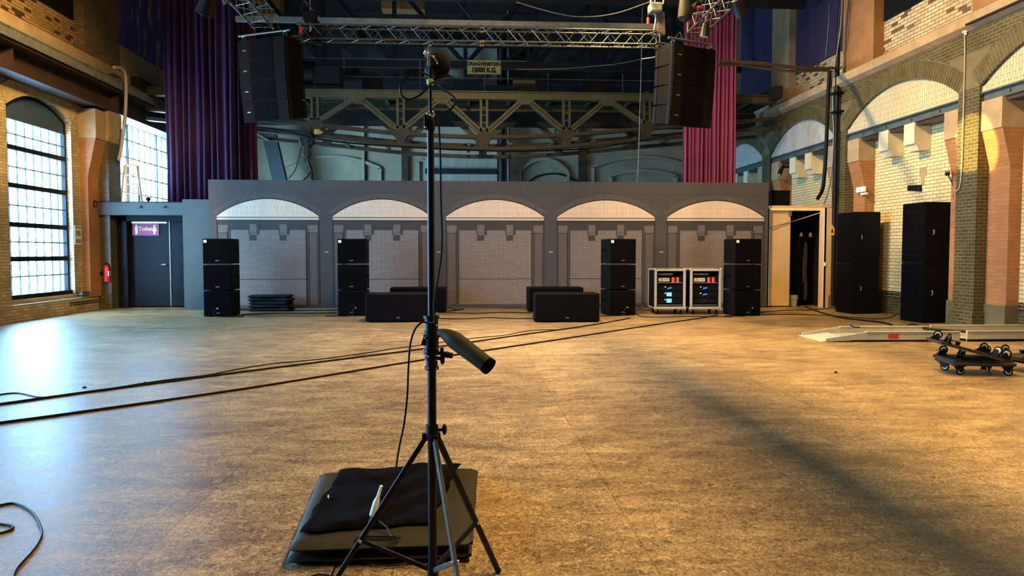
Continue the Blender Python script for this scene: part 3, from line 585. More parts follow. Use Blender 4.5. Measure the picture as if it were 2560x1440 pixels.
for si, (px, py, where, wpx, ang) in enumerate(stk):
    p = fl(px, py); dep = math.hypot(p.x, p.y); w = .66; rot = math.radians(ang)
    for k in range(3):
        nm = ('cream stickered ' if k == 2 else '')
        lab = f'black {"top" if k==2 else "middle" if k==1 else "bottom"} loudspeaker of the {where}'
        if k == 2: lab = 'stickered '+lab
        key = 'a' if k == 2 else 'b' if k == 1 else 'c'
        if key not in src:
            t = cabinet(w, .66, SH-.01, 'loudspeaker', lab, 'speaker stacks before the backdrop', sticker=(k == 2))
            src[key] = t
        else: t = dup(src[key], label=lab)
        t.location = (p.x, p.y, k*SH); t.rotation_euler = (0, 0, rot)
    # speaker cable plugged into the bottom cabinet is a thing of its own
    ca, sa = math.cos(rot), math.sin(rot)
    Lq = lambda x, y, zz: (p.x+x*ca-y*sa, p.y+x*sa+y*ca, zz)
    tx = .1 if si else -.0
    c = M(); c.tube(spline([Lq(tx, -.02, .2), Lq(tx-.06, -.07, .16), Lq(tx-.07, -.09, .05), Lq(tx+(.12 if si == 0 else -.25), -.12, .012), Lq(tx+(.6 if si == 0 else -.7), -.1, .012)]), .011, 8)
    o = thing('speaker_cable', f'short cable plugged into the lowest box of the {where}', 'cable')
    c.build('cord', MT['cable'], o, smooth=True)
    M().cyl(Lq(tx, -.02, .2), Lq(tx, -.075, .2), .022, 10).build('plug', MT['chrome'], o, smooth=True)
# double subwoofers
def sub(label):
    t = thing('subwoofer', label, 'subwoofer', group='wide subwoofers on the floor')
    M().box(-.7, 0, .02, .7, .7, .62).build('cabinet_body', MT['cab'], t, bevel=.014)
    M().box(-.675, -.02, .04, .675, 0, .6).build('front_grille', MT['grille'], t, bevel=.006)
    M().box(-.035, -.026, .09, .035, -.02, .115).build('badge', MT['logo'], t)
    for sx in (-1, 1): M().box(sx*.7-.003*sx, .25, .33, sx*.7+.006*sx, .45, .46).build('side_handle', MT['grille'], t)
    for x in (-.6, .6):
        for y in (.08, .6): M().cyl((x, y, 0), (x, y, .02), .03, 10).build('foot', MT['rubber'], t)
    return t
s1 = sub('wide black subwoofer lying in front, left of the microphone stand pole')
p = fl(996, 806); s1.location = (p.x, p.y, 0); s1.rotation_euler = (0, 0, math.radians(2))
p = fl(1418, 806); dup(s1, (p.x, p.y, 0), math.radians(-2), 'wide black subwoofer lying in front, right of the microphone stand pole')
p = fl(1040, 781); dup(s1, (p.x+.05, p.y, 0), 0, 'wide black subwoofer behind the left front subwoofer, against the backdrop')
p = fl(1390, 780); dup(s1, (p.x, p.y, 0), 0, 'wide black subwoofer behind the right front subwoofer, against the backdrop')
# tall two part cabinets by the right wall
def tall(label, h):
    t = thing('tall_loudspeaker', label, 'loudspeaker', group='tall cabinets by the right wall'); w, d = .73, .69
    M().box(-w/2, 0, .002, w/2, d, h-.002).build('cabinet_body', MT['cab'], t, bevel=.006)
    M().box(-w/2+.02, -.02, .04, w/2-.02, 0, h-.04).build('front_grille', MT['grille'], t, bevel=.006)
    for z_ in (.14, h-.2): M().box(-w/2+.03, -.026, z_, w/2-.03, -.02, z_+.018).build('front_bar', MT['cab'], t)
    hd = M(); hd.tube(spline([(w/2, .2, h*.46), (w/2+.03, .2, h*.475), (w/2+.03, .2, h*.525), (w/2, .2, h*.54)], 5), .012, 8); hd.build('handle', MT['steel_grey'], t, smooth=True)
    return t
A = fl(2130, 780); B = fl(2305, 808)
def tall_at(corner, ang, where, h, mk=[]):
    # corner = the near bottom edge between the front face and the right side
    a = math.radians(ang); w = .73
    cx = corner.x-math.cos(a)*w/2; cyy = corner.y-math.sin(a)*w/2
    for k in range(2):
        lab = f'{"upper" if k else "lower"} black cabinet of the tall pair {where}'
        t = tall(lab, h/2) if not mk else dup(mk[0], label=lab)
        if not mk: mk.append(t)
        t.location = (cx, cyy, k*h/2); t.rotation_euler = (0, 0, a); t.scale = (1, 1, h/2.5)
A = Vector((A.x*.966, A.y*.966, 0)); tall_at(A, -87, 'beside the plywood booth', 2.5); tall_at(B, -87, 'beside the near green brick pier', 2.58)

# ================================================================== flight case racks
def rack(label, cyan):
    t = thing('amplifier_rack', label, 'flight case', group='amplifier racks before the backdrop'); w, d, z0, z1 = .74, .8, .14, 1.1
    b = M(); b.box(-w/2, .06, z0, -w/2+.03, d, z1).box(w/2-.03, .06, z0, w/2, d, z1).box(-w/2, .06, z0, w/2, d, z0+.03).box(-w/2, .06, z1-.03, w/2, d, z1).box(-w/2, d-.03, z0, w/2, d, z1)
    b.build('case_body', MT['cab'], t)
    e = M(); q = .045
    for y in (0., d-.03): e.box(-w/2-.01, y, z0-.01, -w/2+q, y+.07, z1+.01).box(w/2-q, y, z0-.01, w/2+.01, y+.07, z1+.01).box(-w/2, y, z1-q, w/2, y+.07, z1+.01).box(-w/2, y, z0-.01, w/2, y+.07, z0+q)
    for x in (-w/2-.008, w/2-.03): e.box(x, .07, z1-.035, x+.038, d-.03, z1+.008).box(x, .07, z0-.008, x+.038, d-.03, z0+.03)
    e.build('edge_profile', MT['alu'], t, bevel=.006)
    for x in (-1, 1):
        for z_ in (z0, z1): M().sphere((x*w/2, .02, z_), .03, 12, 8).build('ball_corner', MT['alu'], t, smooth=True)
    M().box(-w/2+.045, .1, z0+.04, -w/2+.08, .13, z1-.04).build('rack_rail', MT['black_metal'], t); M().box(w/2-.08, .1, z0+.04, w/2-.045, .13, z1-.04).build('rack_rail', MT['black_metal'], t); M().box(-w/2+.045, .1, z0+.07, w/2-.045, .14, z0+.09).build('rack_rail', MT['steel_grey'], t)
    # power distributor with meters
    u = M().box(-.3, .1, .77, .3, .5, .93).build('power_distributor', MT['black'], t)
    M().box(-.27, .092, .80, 0, .1, .885).build('meter_panel', MT['cream_screen'], u)
    M().ring((-.19, .09, .843), (0, 1, 0), .022, .004).box(-.12, .089, .838, -.02, .093, .847).build('dial', MT['sign_text'], u)
    M().box(-.3, .085, .762, .3, .1, .772).build('shelf_edge', MT['alu'], u)
    for cx in (.09, .20):
        for k in range(3):
            g = M(); zc = .8+k*.04
            g.box(cx-.03, .092, zc-.015, cx+.03, .1, zc+.015); g.build('digit_display', MT['led_red'], u)
    M().box(-.28, .1, .955, .08, .16, 1.0).build('drawer_front', MT['steel_grey'], t)
    for k in range(3):
        zz = .57-k*.155
        a_ = M().box(-.31, .1, zz, .31, .6, zz+.14).build('amplifier', MT['black'], t)
        M().box(-.3, .094, zz+.12, .3, .1, zz+.126).build('front_trim', MT['black_metal'], a_)
        M().sphere((-.1, .095, zz+.095), .012, 10, 6).build('indicator_lamp', MT['led_white' if k < 2 or cyan else 'led_dim'], a_)
        on = cyan and k > 0
        mat = MT['led_cyan'] if on else (MT['led_blue'] if k < 2 else MT['led_dim'])
        g = M()
        if on: g.box(-.065, .09, zz+.025, .055, .1, zz+.115)
        else: g.prism([(-.05, zz+.045), (.05, zz+.065), (.06, zz+.09), (-.03, zz+.075)], 'y', .09, .1)
        g.build('display', mat, a_)
    for x in (-.28, .28):
        for y in (.1, .68):
            c = thing('caster', None, None); c.parent = t; c.location = (x, y, 0)
            M().box(-.05, -.05, .125, .05, .05, .14).prism([(-.02, .13), (.05, .13), (.03, .045), (.0, .045)], 'x', -.032, -.026).prism([(-.02, .13), (.05, .13), (.03, .045), (.0, .045)], 'x', .026, .032).build('fork', MT['alu'], c)
            M().cyl((-.022, .015, .05), (.022, .015, .05), .05, 18).build('wheel', MT['rubber'], c, smooth=True)
    return t
p = fl(1675, 786); r1 = rack('metal edged amplifier rack with two bright cyan screens, left one', True); r1.location = (p.x, p.y, 0); r1.rotation_euler = (0, 0, math.radians(-3))
p = fl(1764, 786); r2 = rack('metal edged amplifier rack with small blue lights, right one', False); r2.location = (p.x, p.y, 0); r2.rotation_euler = (0, 0, math.radians(-3))

# ================================================================== pile of folded black covers
def slab(w, d, h, mat, nm, rnd, sag=.02, parent=None):
    """one folded cloth cover: soft edged pad with a visible fold along the front"""
    nu, nv = 22, 14; m = M(); R = random.Random(rnd); ph = [R.uniform(0, 6) for _ in range(6)]
    def e(u): return 1-abs(2*u-1)**26
    vs = []
    for sgn in (1, -1):
        for j in range(nv+1):
            for i in range(nu+1):
                u, v = i/nu, j/nv; k = (e(u)*e(v))**.5
                zz = h/2+sgn*h/2*k+(sag*math.sin(u*7+ph[0])*math.sin(v*4+ph[1])+.3*sag*math.sin(u*17+v*9+ph[2]))*k*(.8 if sgn > 0 else .1)
                vs.append((w*(u-.5)+.01*math.sin(v*9+ph[3]), d*(v-.5)+.01*math.sin(u*8+ph[4]), max(.0, zz)))
    n = (nu+1)*(nv+1); fs = []
    for j in range(nv):
        for i in range(nu):
            a = j*(nu+1)+i; fs += [(a, a+1, a+nu+2, a+nu+1), (n+a, n+a+nu+1, n+a+nu+2, n+a+1)]
    m.add(vs, fs); o = m.build(nm, mat, parent, smooth=True); return o
p = fl(672, 779)
names = ['bottom', 'second from the bottom', 'middle', 'second from the top', 'topmost']
for k in range(5):
    o = slab(1.1-.04*(k % 3), .5, .082, MT['bag'], 'folded_cover', 20+k, .006)
    o.location = (p.x+.02*math.sin(k*3), p.y+.27, .001+.084*k); o.rotation_euler = (0, 0, math.radians(-3+3*math.sin(k*2)))
    tag(o, f'folded black fabric cover, {names[k]} of the pile on the floor', 'cover', 'folded covers in a pile by the backdrop')

# ================================================================== line arrays, rigging
def array_cab(label):
    t = thing('line_array_cabinet', label, 'loudspeaker'); w, d, h = 1.12, .6, .405
    # trapezoid seen from the side
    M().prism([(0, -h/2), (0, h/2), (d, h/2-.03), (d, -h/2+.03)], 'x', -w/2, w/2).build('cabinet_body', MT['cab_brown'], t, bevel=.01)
    M().box(-w/2+.28, -.012, -h/2+.02, w/2-.28, 0, h/2-.02).build('front_grille', MT['grille'], t)
    for s in (-1, 1):
        M().box(s*(w/2-.01), .03, -h/2+.0, s*(w/2+.012), .1, h/2).build('rigging_plate', MT['black_metal'], t); M().box(s*(w/2-.01), d-.12, -h/2+.03, s*(w/2+.012), d-.05, h/2-.03).build('rigging_plate', MT['black_metal'], t)
    M().box(-w/2+.12, -.016, -.02, -w/2+.2, 0, .005).build('badge', MT['logo'], t); return t
acab = []
def line_array(px, py, Y, yaw, side, tilt):
    p = atY(px, py, Y); z = p.z; a = math.radians(yaw); x, y = p.x, p.y; th = 0; f = Vector((math.sin(a), -math.cos(a), 0))
    nm = ['top', 'second', 'third', 'lowest']
    zc = z-.2; off = 0
    for k in range(4):
        th = math.radians(tilt[k]); lab = f'{nm[k]} cabinet of the {side} hanging line array'
        if not acab: t = array_cab(lab); acab.append(t)
        else: t = dup(acab[0], label=lab)
        tag(t, None, None, 'flown line array cabinets')
        t.location = (x-f.x*off, y-f.y*off, zc); t.rotation_euler = (th, 0, a)
        zc -= .402*math.cos(th); off += .408*math.sin(math.radians(tilt[min(3, k+1)]))*.9
    return p
# bumper frames
def bumper(px, py, Y, yaw, lab):
    p = atY(px, py, Y); t = thing('rigging_frame', lab, 'rigging frame', p, math.radians(yaw), 'rigging frames above the line arrays')
    for yy in (.1, .5): M().cyl((-.62, yy, .13), (.62, yy, .13), .026).build('spreader_bar', MT['alu_truss'], t, smooth=True)
    for x in (-.5, .5):
        M().box(x-.03, .06, .01, x+.03, .54, .05).build('hanger_plate', MT['black_metal'], t)
        M().ring((x, .1, .07), (0, 1, 0), .045, .012, 14, 6).build('shackle', MT['chrome'], t, smooth=True)
        for yy in (.1, .5): M().cyl((x*.5, yy, .13), (x*.3, .3, .36), .008, 6).build('sling', MT['black'], t)
    return t
line_array(652, 96, 15.2, -24, 'left', (1, 3, 6, 9)); bumper(652, 96, 15.2, -24, 'steel spreader frame above the left line array')
line_array(1738, 117, 15.2, 24, 'right', (1, 3, 5, 7)); bumper(1738, 117, 15.2, 24, 'steel spreader frame above the right line array')
def box_truss(label, a, b, s=.29, seg=.5, grp=None):
    a, b = Vector(a), Vector(b); t = thing('lighting_truss', label, 'truss', group=grp); d = (b-a); L = d.length; d.normalize(); up = Vector((0, 0, 1)); r = d.cross(up).normalized(); h = s/2
    cs = [(-h, -h), (h, -h), (h, h), (-h, h)]; ch = M()
    for i, j in cs: ch.cyl(a+r*i+up*j, b+r*i+up*j, .02, 8)
    ch.build('chord', MT['alu_truss'], t, smooth=True); n = int(L/seg); br = M()
    for q in range(4):
        (i0, j0), (i1, j1) = cs[q], cs[(q+1) % 4]
        for k in range(n):
            s0, s1 = (k/n, (k+1)/n); A_ = a+d*(L*s0); B_ = a+d*(L*s1); Cm = a+d*(L*(s0+s1)/2)
            br.cyl(A_+r*i0+up*j0, Cm+r*i1+up*j1, .008, 6); br.cyl(Cm+r*i1+up*j1, B_+r*i0+up*j0, .008, 6)
    for e_ in (a, b):
        for q in range(4): (i0, j0), (i1, j1) = cs[q], cs[(q+1) % 4]; br.cyl(e_+r*i0+up*j0, e_+r*i1+up*j1, .014, 6)
    br.build('bracing', MT['alu_truss'], t, smooth=True)
    cp_ = M()
    for e_ in (a, b, (a+b)/2):
        for i, j in cs: cp_.cyl(e_+r*i+up*j-d*.05, e_+r*i+up*j+d*.05, .028, 8)
    cp_.build('connector', MT['chrome'], t, smooth=True); return t
p0, p1 = atY(752, 90, 16.0), atY(1645, 91, 16.0); zt = (p0.z+p1.z)/2
box_truss('long aluminium lighting truss hanging across the hall', (p0.x, 16.0, zt), (p1.x, 16.0, zt))
pL = atY(650, 78, 15.5); pR = atY(1748, 92, 15.5)
box_truss('aluminium truss above the left line array running toward the camera', (pL.x, 15.7, pL.z+.33), (pL.x, 6.0, pL.z+.33), .38)
box_truss('aluminium truss above the right line array running toward the camera', (pR.x, 15.7, pR.z+.33), (pR.x, 6.0, pR.z+.33), .38)
def hoist(label, px, py, Y, zb, big=True):
    p = atY(px, py, Y); t = thing('chain_hoist', label, 'chain hoist', p)
    M().box(-.13, -.16, 0, .13, .14, .2).build('hoist_body', MT['steel_grey' if big else 'black'], t, bevel=.03)
    h = M(); h.tube(spline([(-.13, -.17, .15), (-.12, -.18, .27), (.12, -.18, .27), (.13, -.17, .15)], 5), .016, 8); h.build('handle', MT['alu' if big else 'black'], t, smooth=True)
    M().prism([(.14, .05), (.2, .0), (.22, -.45), (.1, -.45), (.05, .0)], 'y', -.05, .12).build('chain_bag', MT['cable_brown' if big else 'black'], t)
    c = M(); c.cyl((0, 0, .2), (0, 0, ZT-p.z), .012, 6); c.build('chain', MT['steel_grey'], t)
    h2 = M(); h2.tube(spline([(0, 0, 0), (.01, -.02, -.15), (-.02, 0, zb)], 5), .014, 6); h2.build('load_hook', MT['alu'], t, smooth=True)
    M().cyl((-.17, -.1, -.12), (-.17, -.1, -.26), .03, 10).build('red_plug', MT['red_plastic'], t, smooth=True)
    M().cyl((-.17, -.1, 0), (-.17, -.1, -.12), .008, 6).build('control_cable', MT['cable'], t); return t
hoist('grey chain hoist with white handle above the right end of the cross truss', 1637, 34, 15.95, -.36)
hoist('black chain hoist with a red plug above the left end of the cross truss', 776, 56, 15.95, -.18, False)
def par_lamp(label, loc, rot, s=1.):
    t = thing('stage_lamp', label, 'lamp', loc, rot, 'stage lamps under the trusses'); m = M()
    m.tube([(0, 0, .22*s), (0, 0, .18*s), (0, 0, .16*s), (0, 0, -.16*s), (0, 0, -.2*s)], [.04*s, .07*s, .11*s, .13*s, .14*s], 20, caps=True); m.build('lamp_can', MT['black_metal'], t, smooth=True)
    M().cyl((0, 0, -.2*s), (0, 0, -.204*s), .12*s, 20).build('lens', MT['lens'], t)
    y = M(); y.tube([(-.15*s, 0, 0), (-.16*s, 0, .3*s), (.16*s, 0, .3*s), (.15*s, 0, 0)], .012*s, 6); y.build('yoke', MT['black_metal'], t)
    M().cyl((0, 0, .3*s), (0, 0, .5*s), .02*s, 8).build('clamp', MT['chrome'], t); return t
par_lamp('black stage lamp with pale lens at the top left by the purple curtain', atY(520, 4, 10.5), (.35, .35, .2), .9)
par_lamp('dark stage lamp at the far right end of the right truss', atY(1846, 18, 13.0), (.3, -.5, 0), .8)
par_lamp('round dark lamp hanging under the right truss above the line array', atY(1763, 74, 14.6), (.1, .1, 0), .7)
par_lamp('small lamp with bright rim inside the left truss', (pL.x-.1, 13.6, pL.z+.02), (.4, -.3, 0), .5)
for lab, a, b, r in (('dark cable bundle lying along the left truss', (pL.x-.1, 15.5, pL.z+.5), (pL.x-.05, 6.2, pL.z+.55), .05), ('dark cable bundle lying along the right truss', (pR.x-.22, 15.5, pR.z+.5), (pR.x-.25, 6.2, pR.z+.55), .06)):
    a, b = Vector(a), Vector(b); pts = [a.lerp(b, k/8)+Vector((.05*math.sin(k*2), 0, .03*math.cos(k*3))) for k in range(9)]
    tag(M().tube(spline(pts, 4), r, 8).build('cable_bundle', MT['cable'], None, smooth=True), lab, 'cable')
q = atY(1712, 20, 14.9)
bb = M(); bb.tube([(q.x, q.y, q.z+.6), (q.x, q.y, q.z+.2), (q.x+.02, q.y, q.z-.05), (q.x, q.y, q.z-.2), (q.x, q.y, q.z-.28)], [.06, .1, .15, .14, .05], 14)
tag(bb.build('chain_bag', MT['olive_cloth'], None, smooth=True), 'olive cloth chain bag hanging left of the right truss', 'bag')
tag(M().cyl((q.x+.22, q.y-.1, q.z-.02), (q.x+.35, q.y-.1, q.z+.0), .03, 10).build('power_plug', MT['red_plastic'], None, smooth=True), 'red plug hanging beside the right truss', 'plug')
# ================================================================== overhead crane bridge
def crane():
    t = thing('crane_bridge', 'riveted olive lattice crane bridge spanning the back of the hall', 'crane', (0, 0, 0))
    nodes = [690-103+103*k for k in range(0, 12)]
    def plane(Y, mat, sc, full):
        X = lambda px: atY(px, 300, 22.5).x
        zt = atY(1225, 242, 22.5).z; zc = lambda x: 4.98+.0135*(x-.55)**2 if abs(x-.55) < 4.2 else 4.98+.0135*4.2**2+.085*(abs(x-.55)-4.2)
        zl = lambda x: zc(x)-.36+.008*abs(x-.55)
        o = []
        tc = M(); tc.box(-9.5, Y-.14, zt-.1, 9.5, Y+.14, zt+.1).box(-9.5, Y-.2, zt+.1, 9.5, Y+.2, zt+.13); o.append(('top_chord', tc, MT['crane']))
        xs = [-9.3+18.9*k/30 for k in range(31)]; bc = M()
        for a, b in zip(xs, xs[1:]):
            bc.bar((a, Y, zc(a)), (b, Y, zc(b)), .24, .1); bc.bar((a, Y, zl(a)), (b, Y, zl(b)), .24, .1)
        o.append(('bottom_chord', bc, MT['crane_rust']))
        bot = [-7.0, -4.45, -1.93, .55, 3.04, 5.5, 8.0]; top = [-5.7, -3.2, -.7, 1.8, 4.3, 6.8]
        for x in bot:
            v = M()
            for s in (-.09, .09): v.box(x+s-.035, Y-.1, zl(x), x+s+.035, Y+.1, zt)
            for k in range(5): v.box(x-.06, Y-.03, zc(x)+.2+k*.22, x+.06, Y+.03, zc(x)+.24+k*.22)
            o.append(('upright', v, MT['crane']))
            g = M().prism([(x-.24, zc(x)+.04), (x-.13, zc(x)+.14), (x+.13, zc(x)+.14), (x+.24, zc(x)+.04), (x+.22, zc(x)-.07), (x+.12, zc(x)-.18), (x+.13, zl(x)-.05), (x-.13, zl(x)-.05), (x-.12, zc(x)-.18), (x-.22, zc(x)-.07)], 'y', Y-.13, Y+.13)
            o.append(('gusset_plate', g, MT['crane_rust']))
        for x in top:
            g = M().prism([(x-.28, zt-.08), (x+.28, zt-.08), (x+.14, zt-.24), (x-.14, zt-.24)], 'y', Y-.13, Y+.13); o.append(('gusset_plate', g, MT['crane']))
            for xb in (x-1.25, x+1.25):
                d = M()
                for s in (-.07, .07): d.bar((x+.1*(1 if xb > x else -1)+s, Y, zt-.12), (xb+s, Y, zc(xb)+.05), .2, .07, (1, 0, 0))
                o.append(('diagonal', d, MT['crane']))
        return o
    for Y in (22.5, 24.3):
        for nm, m, mt in plane(Y, None, 1, True): m.build(nm, mt, t)
    zt = atY(1225, 242, 22.5).z; 
    for k in range(15):
        x = -8.8+k*1.27; M().box(x-.05, 22.5, zt+.02, x+.05, 24.3, zt+.1).build('cross_member', MT['crane'], t); M().box(x-.05, 22.5, 4.75+.008*x*x, x+.05, 24.3, 4.82+.008*x*x).build('cross_member', MT['crane'], t)
    M().box(-9.4, 23.3, zt+.13, 9.5, 24.35, zt+.17).box(-9.4, 24.0, zt-.65, 9.5, 24.06, zt-.15).build('walkway', MT['steel_dark'], t)
    for s in (-1, 1): M().box(s*9.25, 21.9, 6.15, s*9.5, 25.0, 6.5).build('end_carriage', MT['steel_dark'], t)
    rl = M(); Yr = 24.3; z0 = zt+.15
    for z in (7.15, 7.72): rl.cyl((-9.2, Yr, z), (2.0 if z > 7.5 else 9.2, Yr, z-.0), .014, 6)
    for px in (860, 1050, 1212, 1370, 1557, 1700): x = atY(px, 180, Yr).x; rl.cyl((x, Yr, z0), (x, Yr, 7.72 if px < 1300 else 7.35), .016, 6)
    rl.build('guard_rail', MT['steel_grey'], t, smooth=True); return t
crane()
ZW = atY(1225, 242, 22.5).z+.17
def onwalk(px0, px1, pyt, Y, dep, nm, lab, cat, mat, mk=None):
    a = atY(px0, pyt, Y); b = atY(px1, pyt, Y); o = thing(nm, lab, cat, ((a.x+b.x)/2, Y, ZW)); w = b.x-a.x; h = max(.1, a.z-ZW)
    M().box(-w/2, 0, 0, w/2, dep, h).build('housing', MT[mat], o, bevel=.02); M().box(-w/2-.02, -.02, h, w/2+.02, dep+.02, h+.03).build('lid', MT[mat], o)
    return o
onwalk(905, 953, 198, 23.5, .5, 'switch_box', 'square black switch box on the crane walkway left of the pole', 'box', 'black')
onwalk(1464, 1512, 205, 23.5, .5, 'switch_box', 'square black switch box on the crane walkway near the right line array', 'box', 'black')
o = onwalk(1292, 1348, 219, 23.4, .5, 'motor_base', 'pale olive motor base on the crane walkway', 'machine', 'olive_cloth')
a = atY(1310, 205, 23.6); mo = thing('crane_motor', 'mottled round crane motor on the pale olive base', 'motor', (a.x, 23.6, ZW+.32))
M().cyl((-.35, .1, .22), (.35, .1, .22), .2, 18).build('motor_drum', MT['crane'], mo, smooth=True)
M().box(-.3, -.05, 0, .3, .25, .06).build('mounting_foot', MT['steel_dark'], mo)
a = atY(850, 210, 23.6); tr = thing('crane_trolley', 'black crane trolley with winch drum at the left of the crane walkway', 'machine', (a.x-.9, 23.4, ZW))
M().box(-1.5, 0, 0, 1.0, .8, .35).box(.1, 0, .35, .95, .8, .95).build('trolley_frame', MT['steel_dark'], tr, bevel=.05)
M().cyl((-.9, .4, .7), (.1, .4, .7), .42, 20).build('winch_drum', MT['steel_dark'], tr, smooth=True)
# capacity sign
a = atY(1168, 150, 24.2); b = atY(1252, 186, 24.2); cx, cz = (a.x+b.x)/2, (a.z+b.z)/2; w, h = b.x-a.x, a.z-b.z
sg = thing('capacity_sign', 'yellowed enamel sign with black load capacity lettering on the crane rail', 'sign', (cx, 24.2, cz))
M().box(-w/2, 0, -h/2, w/2, .03, h/2).build('sign_plate', MT['sign_cream'], sg)
text('DRAAGVERMOGEN', .165, MT['sign_text'], sg, (0, -.004, h*.22), (PI/2, 0, 0), 'lettering', bold=.006, sx=.74)
text('15000 K.G.', .21, MT['sign_text'], sg, (0, -.004, -h*.22), (PI/2, 0, 0), 'lettering', bold=.01, sx=.84)
# hook block hanging from the bridge
a = atY(767, 350, 22.3); hk = thing('hook_block', 'rusty crane hook block hanging under the left of the bridge', 'hook', a)
m = M(); m.cyl((0, -.08, 0), (0, .08, 0), .2, 24).cyl((0, -.13, 0), (0, .13, 0), .09, 14); m.ring((0, 0, 0), (0, 1, 0), .2, .035, 24, 8); m.build('sheave', MT['steel_dark'], hk, smooth=True)
M().box(-.06, -.1, -.36, .06, .1, .02).prism([(-.05, -.36), (.05, -.36), (.0, -.62), (-.08, -.62)], 'y', -.05, .05).build('block_cheek', MT['crane_rust'], hk)
m = M(); m.ring((0, 0, -.42), (0, 1, 0), .09, .03, 18, 8); m.build('hook', MT['steel_dark'], hk, smooth=True)
M().cyl((-.08, 0, .1), (-.14, .1, .5), .014, 6).cyl((.1, 0, .1), (.14, .1, .5), .014, 6).build('hoist_rope', MT['steel_dark'], hk)
a = atY(793, 330, 22.2); tag(M().box(a.x-.08, a.y-.05, a.z-.07, a.x+.08, a.y+.1, a.z+.08).prism([(a.x+.02, a.z-.07), (a.x+.1, a.z-.07), (a.x+.18, a.z+.0), (a.x+.08, a.z+.05)], 'y', a.y-.04, a.y+.06).build('yellow_clamp', MT['brass'], None, bevel=.01), 'small yellow clamp on the crane chord above the hook', 'clamp')
def sling(lab, pts, r, mt='cable', Y=22.2, nm='sling_chain'):
    tag(M().tube(spline([atY(x, y, Y) for x, y in pts]), r, 6).build(nm, MT[mt], None, smooth=True), lab, 'chain' if nm == 'sling_chain' else 'cable')
sling('left dark leg of the chain sling below the hook block', [(768, 398), (778, 420), (770, 440), (760, 449), (752, 455)], .022)
sling('right dark leg of the chain sling below the hook block', [(769, 398), (774, 415), (779, 430), (780, 448), (786, 453)], .03)
sling('thin rope hanging loose left of the hook block', [(755, 360), (748, 390), (738, 425), (722, 446)], .014)
sling('dark cable running along the underside of the crane bridge', [(640, 318), (700, 326), (800, 348), (930, 362), (1225, 377), (1450, 373), (1600, 352), (1700, 332)], .025, Y=22.1, nm='crane_cable')
sling('vertical grey cable hanging at the right in front of the crane bridge', [(1606, 18), (1604, 128), (1602, 200), (1599, 300), (1596, 400), (1592, 470)], .015, 'steel_grey', Y=21.25, nm='hanging_cable')
sling('slack pale cable sagging from the grey chain hoist', [(1290, 5), (1390, 33), (1460, 42), (1540, 33), (1632, 2)], .013, 'steel_grey', Y=17.5, nm='slack_cable')
sling('pale cable from the hanging cable to the right line array', [(1604, 148), (1640, 142), (1684, 130)], .012, 'steel_grey', Y=15.9, nm='tie_cable')
sling('thin pale cable rising diagonally above the crane walkway', [(1290, 173), (1400, 172), (1480, 166), (1540, 160), (1604, 148)], .012, 'steel_grey', Y=21.25, nm='tie_cable')
sling('black festoon cable arching on the back wall just above the backdrop', [(1320, 455), (1345, 440), (1385, 434), (1420, 442), (1450, 457)], .03, Y=29.92, nm='festoon_cable')

# ================================================================== curtains
def curtain(nm, lab, x0, x1, Y, z0, z1, folds, amp, mat, seed):
    R = random.Random(seed); n = folds*14; m = M(); top = []; k = 9; vs = []
    ph = [R.uniform(.65, 1.35) for _ in range(folds+2)]; cum = [0]
    for p in ph: cum.append(cum[-1]+p)
    for j in range(k+1):
        zz = z0+(z1-z0)*j/k
        for i in range(n+1):
            u = i/n; f = u*folds; a = math.sin(2*PI*(f+.12*math.sin(3.1*f+seed)+.03*math.sin(j*1.3+f)))
            a = math.copysign(abs(a)**.75, a)*(.7+.3*math.sin(f*1.7+seed))
            vs.append((x0+(x1-x0)*u+.01*math.sin(j+f), Y+amp*a*(1.05-.25*j/k), zz))
    fs = [(j*(n+1)+i, j*(n+1)+i+1, (j+1)*(n+1)+i+1, (j+1)*(n+1)+i) for j in range(k) for i in range(n)]
    m.add(vs, fs); o = m.build(nm, mat, None, smooth=False); o.data.polygons.foreach_set('use_smooth', [True]*len(fs))
    s = o.modifiers.new('thickness', 'SOLIDIFY'); s.thickness = .012
    return tag(o, lab, 'curtain', 'tall stage curtains')
a, b = atY(414, 300, 21.35), atY(586, 300, 21.35); curtain('stage_curtain', 'wide purple curtain hanging left, in front of the grid window', a.x, b.x, 21.35, 2.9, 10.6, 10, .13, MT['purple'], 3)
a, b = atY(586, 300, 21.9), atY(628, 300, 21.9); curtain('stage_curtain', 'dark purple curtain strip behind the left line array', a.x-.1, b.x, 21.9, 2.6, 10.6, 4, .1, MT['purple'], 5)
a, b = atY(622, 300, 22.05), atY(643, 300, 22.05); curtain('stage_curtain', 'narrow maroon curtain edge right of the dark purple strip', a.x, b.x, 22.0, 2.6, 10.6, 2, .06, MT['maroon'], 8)
a, b = atY(1707, 300, 21.6), atY(1840, 300, 21.6); curtain('stage_curtain', 'wine red curtain hanging right, behind the right line array', a.x, b.x, 21.6, 2.6, 10.6, 13, .08, MT['magenta'], 6)

